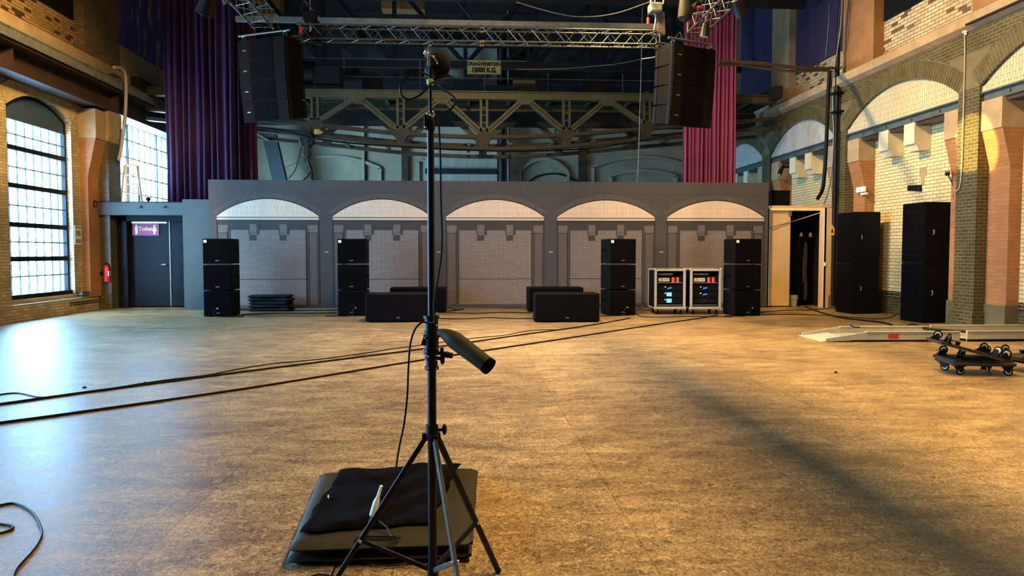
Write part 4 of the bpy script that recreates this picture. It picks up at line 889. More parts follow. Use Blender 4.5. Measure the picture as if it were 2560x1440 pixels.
# ================================================================== things on the left wall
a = atY(364, 574, 20.96); ts = thing('toilet_sign', 'crimson and purple sign reading Toilet on the dark door', 'sign', (a.x, 20.965, a.z))
w, h = .72, .33
M().box(-w/2, -.015, -h/2+.06, w/2, .012, h/2).build('sign_panel', MT['sign_red'], ts)
M().box(-w/2, -.015, -h/2, w/2, .012, -h/2+.06).build('lower_stripe', MT['sign_purple'], ts)
text('Toilet', .15, MT['sign_white'], ts, (.0, -.017, .02), (PI/2, 0, 0), 'lettering', bold=.002)
for x, dress in ((-.24, False), (.24, True)):
    f = M(); f.prism([(x+.025*math.cos(2*PI*k/14), .11+.025*math.sin(2*PI*k/14)) for k in range(14)], 'y', -.02, -.015)
    if dress: f.prism([(x-.025, .08), (x+.025, .08), (x+.065, -.04), (x-.065, -.04)], 'y', -.02, -.015)
    else: f.box(x-.04, -.02, -.03, x+.04, -.015, .08)
    f.box(x-.026, -.02, -.13, x-.004, -.015, -.03).box(x+.004, -.02, -.13, x+.026, -.015, -.03); f.build('pictogram', MT['sign_white'], ts)
a = atX(248, 681, -9.75); fe = thing('fire_extinguisher', 'red fire extinguisher hung on the left wall beside the brick pier', 'fire extinguisher', (-9.545, a.y-.02, a.z-.26))
m = M(); m.tube([(0, 0, 0), (0, 0, .02), (0, 0, .38), (0, 0, .43), (0, 0, .46)], [.06, .08, .08, .055, .03], 18); m.build('cylinder', MT['red'], fe, smooth=True)
M().box(-.02, -.02, .46, .02, .02, .5).box(-.015, -.09, .5, .015, .05, .52).build('valve_handle', MT['black'], fe)
m = M(); m.tube(spline([(.03, -.02, .48), (.1, -.06, .42), (.1, -.05, .2), (.09, -.02, .12)]), .012, 8); m.build('hose', MT['rubber'], fe, smooth=True)
M().box(.02, -.06, .16, .082, .04, .3).build('label_plate', MT['sign_white'], fe)
M().box(-.17, -.02, .2, -.07, .02, .28).build('wall_bracket', MT['black'], fe)
a = atX(237, 510, -9.72); sg = thing('extinguisher_sign', 'small dark framed pictogram sign high on the orange pilaster', 'sign', (-9.718, a.y, a.z))
M().box(0, -.07, -.09, .012, .07, .09).build('sign_frame', MT['sign_text'], sg); M().box(.01, -.03, -.06, .016, .03, .06).build('pictogram', MT['red'], sg)
a = atX(194, 588, -9.9); nt_ = thing('wall_notice', 'pale framed notice sheet on the brick right of the tall window', 'notice', (-9.895, a.y, a.z))
M().box(0, -.17, -.24, .014, .17, .24).build('notice_sheet', MT['paper'], nt_); M().box(.012, -.15, .17, .018, .15, .22).box(.012, -.12, -.02, .018, .12, .12).box(.012, -.14, -.2, .018, .14, -.1).build('printed_block', MT['paper_print'], nt_)
# white flexible duct climbing the pier
pts = [(-9.75, 20.9, 6.62)]; pt_px = [(285, 168), (305, 172), (314, 195), (314, 270), (309, 320), (303, 370), (297, 400)]
m = M(); m.tube(spline([atX(x, y, -9.15 if y < 330 else -9.3) for x, y in pt_px], 6), .045, 10)
tag(m.build('flexible_conduit', MT['cable_white'], None, smooth=True), 'pale flexible conduit bending over the runway beam by the left pier', 'conduit')
# stepladder standing on the partition roof
L0 = atX(318, 500, -9.0); ld = thing('stepladder', 'aluminium stepladder standing in front of the grid window', 'ladder', (-9.1, 21.05, 2.86), math.radians(35))
for x0, y0, nm in ((-.2, 0, 'side_rail'), (.2, 0, 'side_rail'), (-.24, .55, 'rear_leg'), (.24, .55, 'rear_leg')):
    M().bar((x0, y0, 0), (x0*.7, .28, 1.05), .05, .03).build(nm, MT['alu'], ld)
for k in range(1, 4): M().box(-.17, .0+.07*k, .26*k, .17, .07*k+.09, .26*k+.03).build('step', MT['alu'], ld)
M().box(-.18, .2, 1.04, .18, .38, 1.08).build('platform', MT['alu'], ld)
a = atX(412, 502, -9.0); sm = thing('small_bracket_lamp', 'small dark fitting standing on the beam beside the curtain', 'lamp', (a.x+.5, 20.5, 2.83))
M().cyl((0, 0, 0), (0, 0, .06), .03, 10).build('stem', MT['black'], sm); M().sphere((0, 0, .11), .06, 12, 8).build('head', MT['black'], sm, smooth=True)
for px, py in ((352, 518), (413, 518)): 
    a = atY(px, py, 20.24); h = thing('beam_hook', f'small dark hook on the blue grey beam above the {"left" if px<380 else "right"} door leaf', 'hook', (a.x, 20.25, a.z))
    M().cyl((0, 0, .02), (0, -.05, .02), .015, 8).build('pin', MT['black'], h); M().box(-.04, -.05, -.02, .04, -.035, .0).build('plate', MT['black'], h)

# ================================================================== plywood booth and the things in it, right
yb = 19.95; X = lambda px: atY(px, 640, yb).x; Z = lambda py: atY(1990, py, yb).z
bo = thing('plywood_booth', 'pale plywood storage booth with an open sliding door', 'booth', (0, 0, 0))
x0, x1, xo, x2, x3 = 8.36, X(1976), X(1978), X(2049), X(2068)
M().box(x0, yb, Z(524), X(2056), yb+1.2, Z(514)).build('roof_board', MT['plywood'], bo)
M().box(x0, yb-.03, Z(526.5), X(2056), yb, Z(520.5)).build('front_edge', MT['ply_edge'], bo)
d = M().box(x0, yb+.03, .03, x1, yb+.07, Z(527)).build('sliding_door', MT['plywood'], bo)
M().box(x1-.06, yb+.0, Z(540), x1+.02, yb+.03, Z(527)).build('hanger_bracket', MT['steel_grey'], d)
M().box(x2, yb-.3, .0, x3-.02, yb-.26, Z(521)).box(x2, yb-.3, 0, x2+.03, yb+.05, Z(521)).build('end_post', MT['plywood'], bo)
M().box(x2-.02, yb-.32, 1.14, x2+.03, yb-.3, 1.24).build('door_pull', MT['white'], bo)
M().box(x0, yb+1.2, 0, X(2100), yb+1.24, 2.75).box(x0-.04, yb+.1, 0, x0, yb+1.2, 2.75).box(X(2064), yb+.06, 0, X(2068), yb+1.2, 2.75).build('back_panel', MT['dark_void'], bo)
def hang(nm, lab, px, y0_, z0_, z1_, w, d, mat, hook=True):
    p = atY(px, 600, y0_); t = thing(nm, lab, 'coat', (p.x, y0_, z0_)); h = z1_-z0_; m = M()
    m.tube([(0, 0, 0), (.02, 0, h*.15), (0, 0, h*.5), (0, 0, h*.82), (0, 0, h*.95), (0, 0, h)], [w*.55, w*.62, w*.5, w*.62, w*.4, .03], 14)
    m.v = [(x, y*d/w, z) for x, y, z in m.v]; m.build('coat_body', MT[mat], t, smooth=True)
    m = M(); m.tube([(-w*.62, 0, h*.88), (-w*.7, -.02, h*.55), (-w*.62, -.03, h*.3)], [.06, .06, .05], 8); m.build('sleeve', MT[mat], t, smooth=True); return t
hang('hanging_coat', 'long black coat hanging in the open plywood booth', 1997, yb+.5, .12, 1.95, .2, .14, 'coat')
hang('hanging_coat', 'narrow grey coat hanging beside the long black coat', 2014, yb+.62, .15, 1.82, .1, .1, 'coat_grey')
p = atY(1982, 756, yb+.35); bk = thing('white_bucket', 'white bucket on the floor inside the plywood booth', 'bucket', (p.x, yb+.35, 0))
m = M(); m.tube([(0, 0, 0), (0, 0, .02), (0, 0, .3), (0, 0, .31)], [.1, .105, .13, .135], 18); m.build('pail', MT['white'], bk, smooth=True)
m = M(); m.tube(spline([(-.13, 0, .28), (-.08, -.14, .2), (.08, -.14, .2), (.13, 0, .28)]), .006, 6); m.build('handle', MT['steel_grey'], bk, smooth=True)
M().prism([(x0+.62, .12), (x0+.75, .1), (x0+.7, .2)], 'y', yb+.3, yb+.33)
for px, py, rr, lab in ((2003, 587, .055, 'round pale cap on the shelf of the booth, left one'), (2026, 588, .06, 'round pale cap on the booth wall, right one')):
    p = atY(px, py, yb+.8); t = thing('pale_cap', lab, 'cap', p); m = M(); m.sphere((0, 0, 0), rr, 14, 10, sc=(.8, .5, 1.3)); m.build('crown', MT['paper'], t, smooth=True); M().box(-rr, -.07, -.04, rr, 0, -.03).build('brim', MT['paper'], t)
p = atY(2033, 622, yb+1.18); t = thing('warning_triangle', 'small pale warning triangle on the dark back of the booth', 'sign', p); M().prism([(-.05, -.06), (.05, -.06), (0, .06)], 'y', -.01, .01).build('triangle', MT['yellow'], t)
p = atX(2080, 575, 9.74); t = thing('warning_tag', 'yellow warning label with black sign hanging on the black wall pipe', 'sign', (p.x, p.y, p.z)); M().prism([(-.08, -.14), (.07, -.14), (.06, .05), (0, .14), (-.05, .06)], 'y', -.01, .01).build('tag_plate', MT['yellow'], t); M().prism([(-.03, -.07), (.03, -.07), (0, .05)], 'y', -.016, -.01).build('pictogram', MT['sign_text'], t)
p = atY(1948, 510, yb+.2); bx = thing('black_case', 'black box standing on top of the plywood booth', 'case', (p.x, yb+.1, Z(514))); w = .25; hh = atY(1948, 476, yb+.1).z-Z(514)
M().box(-.26, 0, 0, .26, .5, hh-.03).build('case_body', MT['cab'], bx, bevel=.01); M().box(-.27, -.01, hh-.03, .27, .51, hh).build('lid', MT['cab'], bx)
# diagonal cord across the booth
m = M(); m.tube(spline([atY(1924, 569, yb-.02), atY(1990, 551, yb-.02), atY(2053, 531, yb-.32)]), .012, 6); tag(m.build('tension_cord', MT['steel_grey'], None, smooth=True), 'thin grey cord stretched diagonally across the plywood booth', 'cord')

# ================================================================== things on the right wall
def wallpipe(nm, lab, pts, r, mat, X=9.8): tag(M().tube(spline([atX(x, y, X) for x, y in pts], 5), r, 10).build(nm, MT[mat], None, smooth=True), lab, 'pipe' if 'pipe' in nm else 'cable')
wallpipe('wall_pipe', 'black vertical pipe on the second green brick pier', [(2111, -60), (2098, 60), (2094, 170), (2091, 300), (2088, 450), (2085, 600), (2083, 765)], .055, 'black_metal', 9.82)
wallpipe('wall_cable', 'thick black cable hanging left of the vertical pipe', [(2074, 178), (2071, 230), (2067, 330), (2063, 410), (2057, 470), (2044, 497)], .05, 'cable', 9.7)
wallpipe('wall_cable', 'thin grey conduit running down beside the black vertical pipe', [(2106, 0), (2100, 80), (2086, 180), (2082, 260), (2084, 340), (2080, 420), (2070, 480), (2060, 510)], .018, 'steel_grey', 9.78)
wallpipe('wall_cable', 'thin pale cable on the purple panel', [(2074, 10), (2071, 70), (2064, 145)], .012, 'steel_grey', 10.28)
br = M()
for py in (233, 280): p = atX(2088, py, 9.76); br.box(p.x-.05, p.y-.16, p.z-.025, p.x+.168, p.y+.16, p.z+.025)
tag(br.build('pipe_bracket', MT['black_metal'], None), 'pair of black brackets clamping the vertical pipe to the pier', 'bracket')
m = M(); pts = [atY(1797, 157, 15.4), atY(1850, 160, 15.7), atY(1920, 164, 16.3), atY(1990, 172, 17.2), atY(2060, 174, 18.3), atX(2082, 173, 9.72)]
m.tube(spline([p+Vector((0, 0, .03)) for p in pts], 5), .04, 8); m.tube(spline([p+Vector((0, .04, -.04+.03*math.sin(i*2))) for i, p in enumerate(pts)], 5), .03, 8)
tag(m.build('cable_bundle', MT['cable_brown'], None, smooth=True), 'bundled brown cables stretched from the right line array to the wall pipe', 'cable')
wallpipe('wall_conduit_pipe', 'pale conduit running down the near green brick pier', [(2411, 75), (2412, 140), (2410, 230), (2407, 330), (2404, 420), (2398, 470), (2385, 478)], .011, 'cable_white', 9.9)
p = atX(2410, 72, 9.86); jb = thing('junction_box', 'white junction box under the stone cornice at the pier', 'box', p); M().box(0, -.06, -.07, .09, .06, .07).build('box_body', MT['white'], jb, bevel=.01); M().cyl((.04, 0, -.07), (.04, 0, -.12), .02, 8).build('cable_gland', MT['white'], jb)
wallpipe('wall_conduit_pipe', 'dark conduit running under the stone cornice toward the camera', [(2415, 62), (2480, 33), (2560, -3), (2640, -40)], .022, 'steel_dark', 9.74)
wallpipe('wall_conduit_pipe', 'thin dark conduit running down the niche wall beside the orange pilaster', [(2173, 360), (2172, 410), (2170, 470)], .014, 'steel_dark', 10.38)
p = atX(2152, 474, 10.1); wf = thing('wireless_box', 'white box on a bracket at the orange pilaster', 'box', (p.x, p.y, p.z)); M().box(-.03, -.19, -.07, .04, .19, .07).build('box_body', MT['white'], wf, bevel=.015); M().box(0, -.24, -.14, .06, .02, -.09).build('bracket', MT['paper'], wf); M().box(-.034, -.03, -.03, -.03, .0, .0).build('indicator_lamp', MT['sign_text'], wf)
p = atX(2285, 472, 10.4); bp_ = thing('black_plate', 'small black plate on the cream brick above the near tall cabinets', 'plate', p); M().prism([(-.28, -.09), (.26, -.02), (.26, .1), (-.27, .07)], 'x', 0, .03).build('plate', MT['sign_text'], bp_)
p = atX(2456, 430, 10.1); p = atX(2374, 432, 10.05); cm = thing('security_camera', 'grey security camera on the niche wall left of the near brick pier', 'camera', p)
M().bar((.05, .14, .02), (-.12, -.1, -.03), .1, .1).build('housing', MT['steel_grey'], cm, bevel=.02); M().cyl((-.12, -.1, -.03), (-.135, -.12, -.034), .035, 12).build('lens', MT['black'], cm)
M().cyl((.02, .1, 0), (.1, .1, -.15), .015, 8).cyl((.1, .1, -.15), (.34, .1, -.15), .02, 8).build('mounting_arm', MT['steel_grey'], cm)
m = M(); m.tube(spline([(.1, .1, -.15), (.13, .05, -.3), (.12, .02, -.5)]), .008, 6); m.build('cable', MT['cable'], cm, smooth=True)
p = atX(1960, 428, 10.0); sl = thing('wall_lamp', 'small black lamp on the orange pilaster above the booth', 'lamp', p); m = M(); m.tube([(-.15, -.03, -.1), (-.12, -.02, 0), (-.02, 0, .18)], [.07, .07, .04], 12); m.build('lamp_can', MT['black'], sl, smooth=True); M().box(0, -.02, .1, .2, .02, .15).build('arm', MT['black'], sl); M().sphere((-.16, -.04, -.1), .03, 8, 6).build('bulb', MT['lens'], sl)
p = fl(2556, 830); wp = thing('white_board', 'narrow white board leaning upright at the right edge of the picture', 'board', (p.x+.1, p.y, 0)); M().box(-.12, 0, 0, .3, .03, .62).build('panel', MT['white'], wp); M().box(-.12, -.01, 0, -.09, .0, .62).build('edge', MT['paper'], wp)
# ================================================================== cables on the floor
def fcable(lab, pts, r, mat='cable', nm='floor_cable', z=None, cat='cable'):
    P = [fl(q[0], q[1], (q[2] if len(q) > 2 else 0)+r) for q in pts]
    return tag(M().tube(spline(P, 8), r, 8).build(nm, MT[mat], None, smooth=True), lab, cat)
fcable('upper of two thick black cables crossing the floor, ending at the third speaker stack', [(-60, 1018), (0, 1010), (180, 985), (360, 961), (640, 925), (900, 892), (1080, 869), (1310, 836), (1450, 817), (1545, 801), (1575, 795)], .012)
fcable('lower of two thick black cables crossing the floor, ending at the amplifier racks', [(-60, 1066), (0, 1057), (200, 1030), (640, 967), (1060, 899), (1400, 848), (1640, 811), (1740, 797), (1795, 787)], .012)
fcable('thin black cable winding along the upper thick cable', [(-20, 990), (15, 984), (50, 983), (105, 993), (170, 988), (245, 976), (290, 969), (365, 957), (430, 948), (520, 937), (610, 920), (690, 908), (800, 898), (930, 880), (1010, 868), (1180, 846), (1260, 838), (1330, 826), (1400, 824)], .007)
fcable('thin cable lying left of the amplifier racks in front of the third stack', [(1588, 782), (1600, 790), (1640, 793), (1720, 791), (1830, 792)], .009)
fcable('red cable bunch on the floor between the third stack and the racks', [(1586, 776), (1600, 772), (1618, 775), (1632, 770)], .014, 'cable_red')
fcable('thin cable running along the foot of the backdrop between the first two stacks', [(604, 786), (680, 783), (760, 783), (842, 782)], .012)
fcable('flat black cable behind the pile of covers along the backdrop', [(598, 776), (700, 776), (800, 776), (845, 775)], .01)
fcable('thin cable between the subwoofers, nearer of two', [(1096, 796), (1160, 797), (1220, 794), (1275, 796), (1335, 796)], .011)
fcable('thin cable between the subwoofers, farther of two along the backdrop', [(1096, 781), (1180, 783), (1260, 781), (1330, 782)], .011)
fcable('black cable coil on the floor below the brick backdrop print right of the pole', [(1090, 772), (1120, 770), (1140, 774), (1160, 772), (1130, 777), (1105, 776)], .012)
fcable('thick black cable snaking from the plywood booth toward the ramp', [(2012, 766), (2035, 775), (2070, 786), (2110, 795), (2160, 801), (2205, 806), (2228, 812), (2232, 818), (2222, 826)], .017)
fcable('thin black cable from the last speaker stack to the near tall cabinets', [(1905, 787), (1960, 786), (2060, 788), (2140, 794), (2195, 797), (2225, 793), (2243, 784)], .009)
fcable('thin dark cable along the floor right of the last speaker stack', [(1900, 780), (1960, 776), (2020, 775), (2080, 770)], .009)
fcable('black cable looping on the floor at the lower left edge', [(-40, 1275), (0, 1263), (40, 1259), (82, 1282), (104, 1325), (97, 1355), (75, 1385), (45, 1418), (33, 1445), (40, 1480)], .006)
fcable('small pale cable loop at the left edge beside the black looping cable', [(-20, 1309), (12, 1311), (33, 1316), (26, 1325), (0, 1333), (-20, 1336)], .006)
p = fl(1170, 1013); t = thing('floor_plate', 'small perforated metal plate let into the floor right of the pole', 'floor plate', (p.x, p.y, 0)); M().box(-.075, -.03, 0, .075, .05, .003).build('plate', MT['steel_grey'], t)
hm = M(); [hm.cyl((-.05+.025*k, .005, .002), (-.05+.025*k, .005, .004), .008, 8) for k in range(5)]; hm.build('hole_row', MT['black'], t)
for px, py, s in ((420, 693, .012),): pass
for px, py, lab in ((2090, 932, 'small dark chip of debris on the bare floor at the right'), (363, 958, 'small dark plug on the floor beside the thin cable'), (211, 970, 'small dark crumb on the floor above the thick cable at the left')):
    p = fl(px, py); t = M().prism([(-.02, 0), (.02, 0), (.012, .014), (-.01, .018)], 'y', -.01, .012).build('floor_chip', MT['cable'], None, loc=p); tag(t, lab, 'chip')

# ================================================================== aluminium loading ramps
def ramp(label, x0, x1, y0, y1, lip, rot=0., lift=.03):
    t = thing('loading_ramp', label, 'ramp', (x0, y0, 0), rot, 'aluminium loading ramps'); L = x1-x0; w = y1-y0
    d = M().prism([(lip, lift), (L, lift), (L, lift+.02), (lip, lift+.02)], 'y', .03, w-.03)
    for k in range(5): d.box(lip, .1+k*(w-.2)/4-.012, lift+.02, L, .1+k*(w-.2)/4+.012, lift+.03)
    d.build('deck', MT['alu_ramp'], t)
    for y in (0., w-.035):
        f = M().prism([(.06 if lip else 0, .005), (lip+.12 if lip else 0, lift), (L, lift), (L, lift+.13), (lip+.25 if lip else 0, lift+.13), (.06 if lip else 0, .055)], 'y', y, y+.035)
        f.box(lip+.25 if lip else 0, y-.02, lift+.13, L, y+.055, lift+.142); f.build('side_rail', MT['alu_ramp'], t)
    if lip:
        m = M().prism([(0, 0), (.05, 0), (lip, lift), (lip, lift+.022), (0, .012)], 'y', 0.01, w-.01)
        for k in range(6): m.box(lip*.35+k*.06, .03, .0, lip*.35+k*.06+.012, w-.03, .03+.007*k)
        m.build('ramp_lip', MT['alu_ramp'], t)
    return t
ra = ramp('dull aluminium loading ramp with tapered lip and red sticker on the floor', 5.98, 8.35, 12.05, 13.0, .5, math.radians(-1.5))
M().box(1.13, -.006, .055, 1.3, 0, .125).build('red_sticker', MT['red_plastic'], ra, bevel=.002)
M().tube(spline([(.9, .86, .2), (.95, .82, .17), (1.05, .8, .165)], 4), .012, 6).build('strap', MT['black'], ra, smooth=True)
ramp('aluminium loading ramp section at the right edge behind the wheeled dollies', 8.45, 10.35, 11.95, 13.0, 0, math.radians(-1), .04)
a = [fl(2290, 823), fl(2312, 824)]; m = M(); m.tube(spline([Vector((8.0, 13.2, .02)), Vector((8.15, 13.05, .19)), Vector((8.3, 12.9, .13)), Vector((8.48, 12.55, .13)), Vector((8.75, 12.25, .13))]), .022, 8); tag(m.build('floor_cable', MT['cable'], None, smooth=True), 'thick black cable lying over the aluminium ramp', 'cable')

# ================================================================== wheeled dollies
def dolly(label):
    t = thing('wheeled_dolly', label, 'dolly', group='stacked wheeled dollies'); L, w = .72, .5
    M().box(-L/2, -w/2, .12, L/2, w/2, .138).build('board', MT['deck'], t, bevel=.004)
    r = M(); r.box(-L/2, -w/2-.005, .138, L/2, -w/2+.04, .156).box(-L/2, w/2-.04, .138, L/2, w/2+.005, .156).box(-L/2, -w/2, .138, -L/2+.04, w/2, .156).box(L/2-.04, -w/2, .138, L/2, w/2, .156); r.build('edge_strip', MT['deck_edge'], t)
    M().box(-.02, -w/2+.02, .09, .02, -w/2+.06, .12).cyl((0, -w/2+.04, .09), (0, -w/2+.04, .075), .035, 8).build('coupling_knob', MT['black'], t)
    for sx in (-1, 1):
        for sy_ in (-1, 1):
            c = thing('caster', None, None); c.parent = t; c.location = (sx*.28, sy_*.19, 0); c.rotation_euler = (0, 0, .5*sx*sy_+(.4 if sx > 0 else -.3))
            M().box(-.055, -.045, .106, .055, .045, .12).prism([(-.05, .11), (.045, .11), (.035, .05), (.02, .035), (.0, .04)], 'y', -.027, -.019).prism([(-.05, .11), (.045, .11), (.035, .05), (.02, .035), (.0, .04)], 'y', .019, .027).build('fork', MT['black'], c)
            wm = M(); wm.ring((.018, 0, .052), (0, 1, 0), .044, .0105, 24, 8); wm.build('tyre', MT['rubber'], c, smooth=True)
            h = M(); h.cyl((.018, -.015, .052), (.018, .015, .052), .012, 10); h.ring((.018, 0, .052), (0, 1, 0), .033, .009, 20, 6)
            for k in range(6): a_ = k*PI/3; h.bar((.018+.01*math.cos(a_), 0, .052+.01*math.sin(a_)), (.018+.034*math.cos(a_), 0, .052+.034*math.sin(a_)), .014, .022, (0, 1, 0))
            h.build('hub', MT['wheel_light'], c)
    return t
p = fl(2446, 936); dx, dy = p.x+.03, p.y+.12
d0 = dolly('lowest dolly standing on its casters under the tilted upturned one'); d0.location = (dx, dy, 0); d0.rotation_euler = (0, 0, math.radians(-8))
dup(d0, (dx+.02, dy+.06, .156+.156), (PI, 0, math.radians(-4)), 'upturned dolly lying flat between the lowest and the tilted one')
dup(d0, (dx-.12, dy-.02, .44), (PI, math.radians(15), math.radians(-14)), 'topmost dolly upturned and tilted with its four wheels in the air')
dup(d0, (dx+.93, dy+.1, 0), math.radians(6), 'dolly at the right edge of the picture standing on its casters')
dup(d0, (dx+.9, dy+.13, .312), (PI, 0, math.radians(3)), 'upturned dolly on the one at the right edge of the picture')

# ================================================================== microphone stand in the foreground
SX, SY = -.145, 3.1
st = thing('microphone_stand', 'tall black tripod stand in the foreground, topped by a foam ball', 'stand', (SX, SY, 0))
zof = lambda y: atY(1087, y, SY).z
def pole(z0, z1, r, nm, mt='black_metal', x=0): M().cyl((x, 0, z0), (x, 0, z1), r, 20).build(nm, MT[mt], st, smooth=True)
pole(.1, zof(800), .0185, 'lower_tube'); pole(zof(905), zof(300), .0145, 'middle_tube'); pole(zof(330), zof(165), .0062, 'top_rod')
for y0, y1, r in ((790, 832, .028), (838, 885, .03), (893, 922, .025)):
    m = M(); m.cyl((0, 0, zof(y1)), (0, 0, zof(y0)), r, 18)
    for z_ in (zof(y1)+.004, zof(y0)-.004): m.cyl((0, 0, z_-.006), (0, 0, z_+.006), r+.005, 18)
    m.build('collar', MT['black_metal'], st, smooth=True)
sc = M()
for dx_, y in ((.022, 812), (-.026, 843), (-.028, 872), (.024, 868), (.02, 898), (-.012, 918), (.02, 918)): sc.sphere((dx_, -.026, zof(y)), .0045, 8, 6)
sc.build('screw', MT['chrome'], st, smooth=True)
m = M(); m.prism([(-.045, zof(862)), (-.02, zof(862)), (-.02, zof(838)), (-.03, zof(835))], 'y', -.02, .01); m.build('clamp_lever', MT['black_metal'], st)
m = M(); m.cyl((.02, 0, zof(883)), (.07, -.01, zof(883)), .008, 8).box(.036, -.014, zof(892), .05, .014, zof(870)).cyl((.055, -.01, zof(886)), (.087, -.02, zof(888)), .012, 12); m.build('locking_handle', MT['black_metal'], st, smooth=False)
m = M(); m.cyl((.02, 0, zof(897)), (.04, 0, zof(897)), .006, 8).sphere((.045, 0, zof(899)), .017, 12, 8, sc=(.6, 1, 1.3)); m.build('tightening_knob', MT['black_metal'], st, smooth=True)
# leg hub
m = M(); m.cyl((0, 0, zof(1100)), (0, 0, zof(1062)), .026, 18); m.build('leg_hub', MT['black_metal'], st, smooth=True)
m = M(); m.cyl((.02, -.005, zof(1074)), (.045, -.005, zof(1074)), .007, 8).sphere((.052, -.005, zof(1073)), .02, 12, 8, sc=(.55, .8, 1.2)); m.build('hub_knob', MT['black_metal'], st, smooth=True)
zh = zof(1092); zb = .2
for (fx, fy), mt in (((.29, .3), 'black_metal'), ((-.475, .03), 'black_metal'), ((.15, -.36), 'grey_metal')):
    L = math.hypot(fx, fy); ux, uy = fx/L, fy/L; top = (ux*.026, uy*.026, zh); foot = (fx, fy, .012)
    lg = M(); lg.bar(top, foot, .022 if mt == 'black_metal' else .016, .022 if mt == 'black_metal' else .03); lg.build('leg', MT[mt], st, bevel=.004)
    M().sphere((fx, fy, .014), .016, 12, 8, sc=(1, 1, .85)).build('foot', MT['rubber'], st, smooth=True)
    q = .62; kn = [top[i]+(foot[i]-top[i])*q for i in range(3)]
    M().bar(kn, (ux*.02, uy*.02, zb-.04), .014, .02).build('brace', MT[mt], st, bevel=.003)
    M().box(top[0]-.016, top[1]-.016, zh-.012, top[0]+.016, top[1]+.016, zh+.014).build('hinge', MT['black_metal'], st, bevel=.003)
    M().cyl((kn[0]-uy*.016, kn[1]+ux*.016, kn[2]), (kn[0]+uy*.016, kn[1]-ux*.016, kn[2]), .008, 10).build('brace_bolt', MT['chrome'], st, smooth=True)
m = M(); m.cyl((0, 0, zb-.07), (0, 0, zb-.02), .024, 16); m.build('lower_collar', MT['black_metal'], st, smooth=True)
# head of the stand
m = M(); m.cyl((0, 0, zof(327)), (0, 0, zof(300)), .019, 18).box(-.026, -.02, zof(325), -.012, .01, zof(290)); m.build('top_collar', MT['black_metal'], st, smooth=False, bevel=.003)
m = M(); m.sphere((.008, -.014, zof(287)), .012, 14, 10, sc=(.9, .7, 1.2)).sphere((-.02, -.022, zof(320)), .0055, 10, 6).sphere((-.008, -.012, zof(285)), .008, 10, 8); m.build('clamp_screw', MT['chrome'], st, smooth=True)
m = M(); m.tube([(0, 0, zof(213)), (0, 0, zof(211)), (0, 0, zof(200)), (0, 0, zof(198))], [.010, .0145, .0145, .011], 16); m.build('tape_wrap', MT['green_tape'], st, smooth=True)
hookm = M(); hookm.tube(spline([(.034, -.075, zof(172)), (.026, -.082, zof(162)), (.012, -.083, zof(153)), (-.004, -.083, zof(149)), (-.013, -.08, zof(147))], 5), [.002]*20+[.003], 8) if False else hookm.tube(spline([(.034, -.075, zof(172)), (.026, -.082, zof(162)), (.012, -.083, zof(153)), (-.004, -.083, zof(149)), (-.013, -.08, zof(147))], 5), .0026, 8)
hookm.ring((-.012, -.08, zof(146)), (.4, -.7, .6), .009, .0035, 16, 8); hookm.build('wire_hook', MT['chrome'], st, smooth=True)
m = M(); m.tube([(-.004, -.03, zof(170)), (-.004, -.03, zof(122)), (0, -.03, zof(120))], .0055, 10); m.sphere((0, -.03, zof(121)), .0065, 10, 8); m.build('rod_tip', MT['steel_grey'], st, smooth=True)
# foam ball
bl = atY(1095, 163, SY+.05); fb = thing('foam_windscreen', 'round brown black foam windscreen ball on top of the tall stand', 'windscreen', (bl.x, bl.y, bl.z))
M().sphere((0, 0, 0), .056, 32, 20, sc=(.94, 1, 1.0)).build('foam_ball', MT['foam'], fb, smooth=True)
m = M(); m.ring((0, 0, -.054), (0, 0, 1), .012, .004, 16, 6); m.cyl((-.03, -.02, -.075), (0, 0, -.05), .006, 8); m.build('collar', MT['black'], fb, smooth=True)
# cable wound on the stand
def at(px, py, Y): return atY(px, py, Y)
P = [at(1072, 190, 3.06), at(1058, 182, 3.05), at(1035, 184, 3.04), at(1012, 197, 3.04), at(1001, 218, 3.04), at(1006, 240, 3.05), at(1025, 248, 3.06), at(1048, 239, 3.06), at(1068, 220, 3.07), at(1080, 207, 3.08)]
P += [at(1092, 210, 3.07), at(1104, 221, 3.06), at(1128, 236, 3.05), at(1138, 250, 3.05), at(1133, 267, 3.06), at(1115, 281, 3.06), at(1098, 288, 3.06)]
P += [at(1098, 330, 3.06), at(1101, 400, 3.06), at(1102, 500, 3.06), at(1105, 580, 3.06), at(1103, 640, 3.06), at(1094, 700, 3.06), at(1085, 760, 3.05), at(1086, 800, 3.04), at(1075, 808, 3.02), at(1055, 806, 3.02), at(1036, 826, 3.03), at(1025, 865, 3.03), at(1021, 920, 3.03), at(1018, 990, 3.04), at(1010, 1060, 3.06), at(996, 1130, 3.2), at(985, 1210, 3.5)]
tag(M().tube(spline(P, 6), .0042, 8).build('microphone_cable', MT['cable'], None, smooth=True), 'black cable looped around the top of the tall stand and running down it', 'cable')
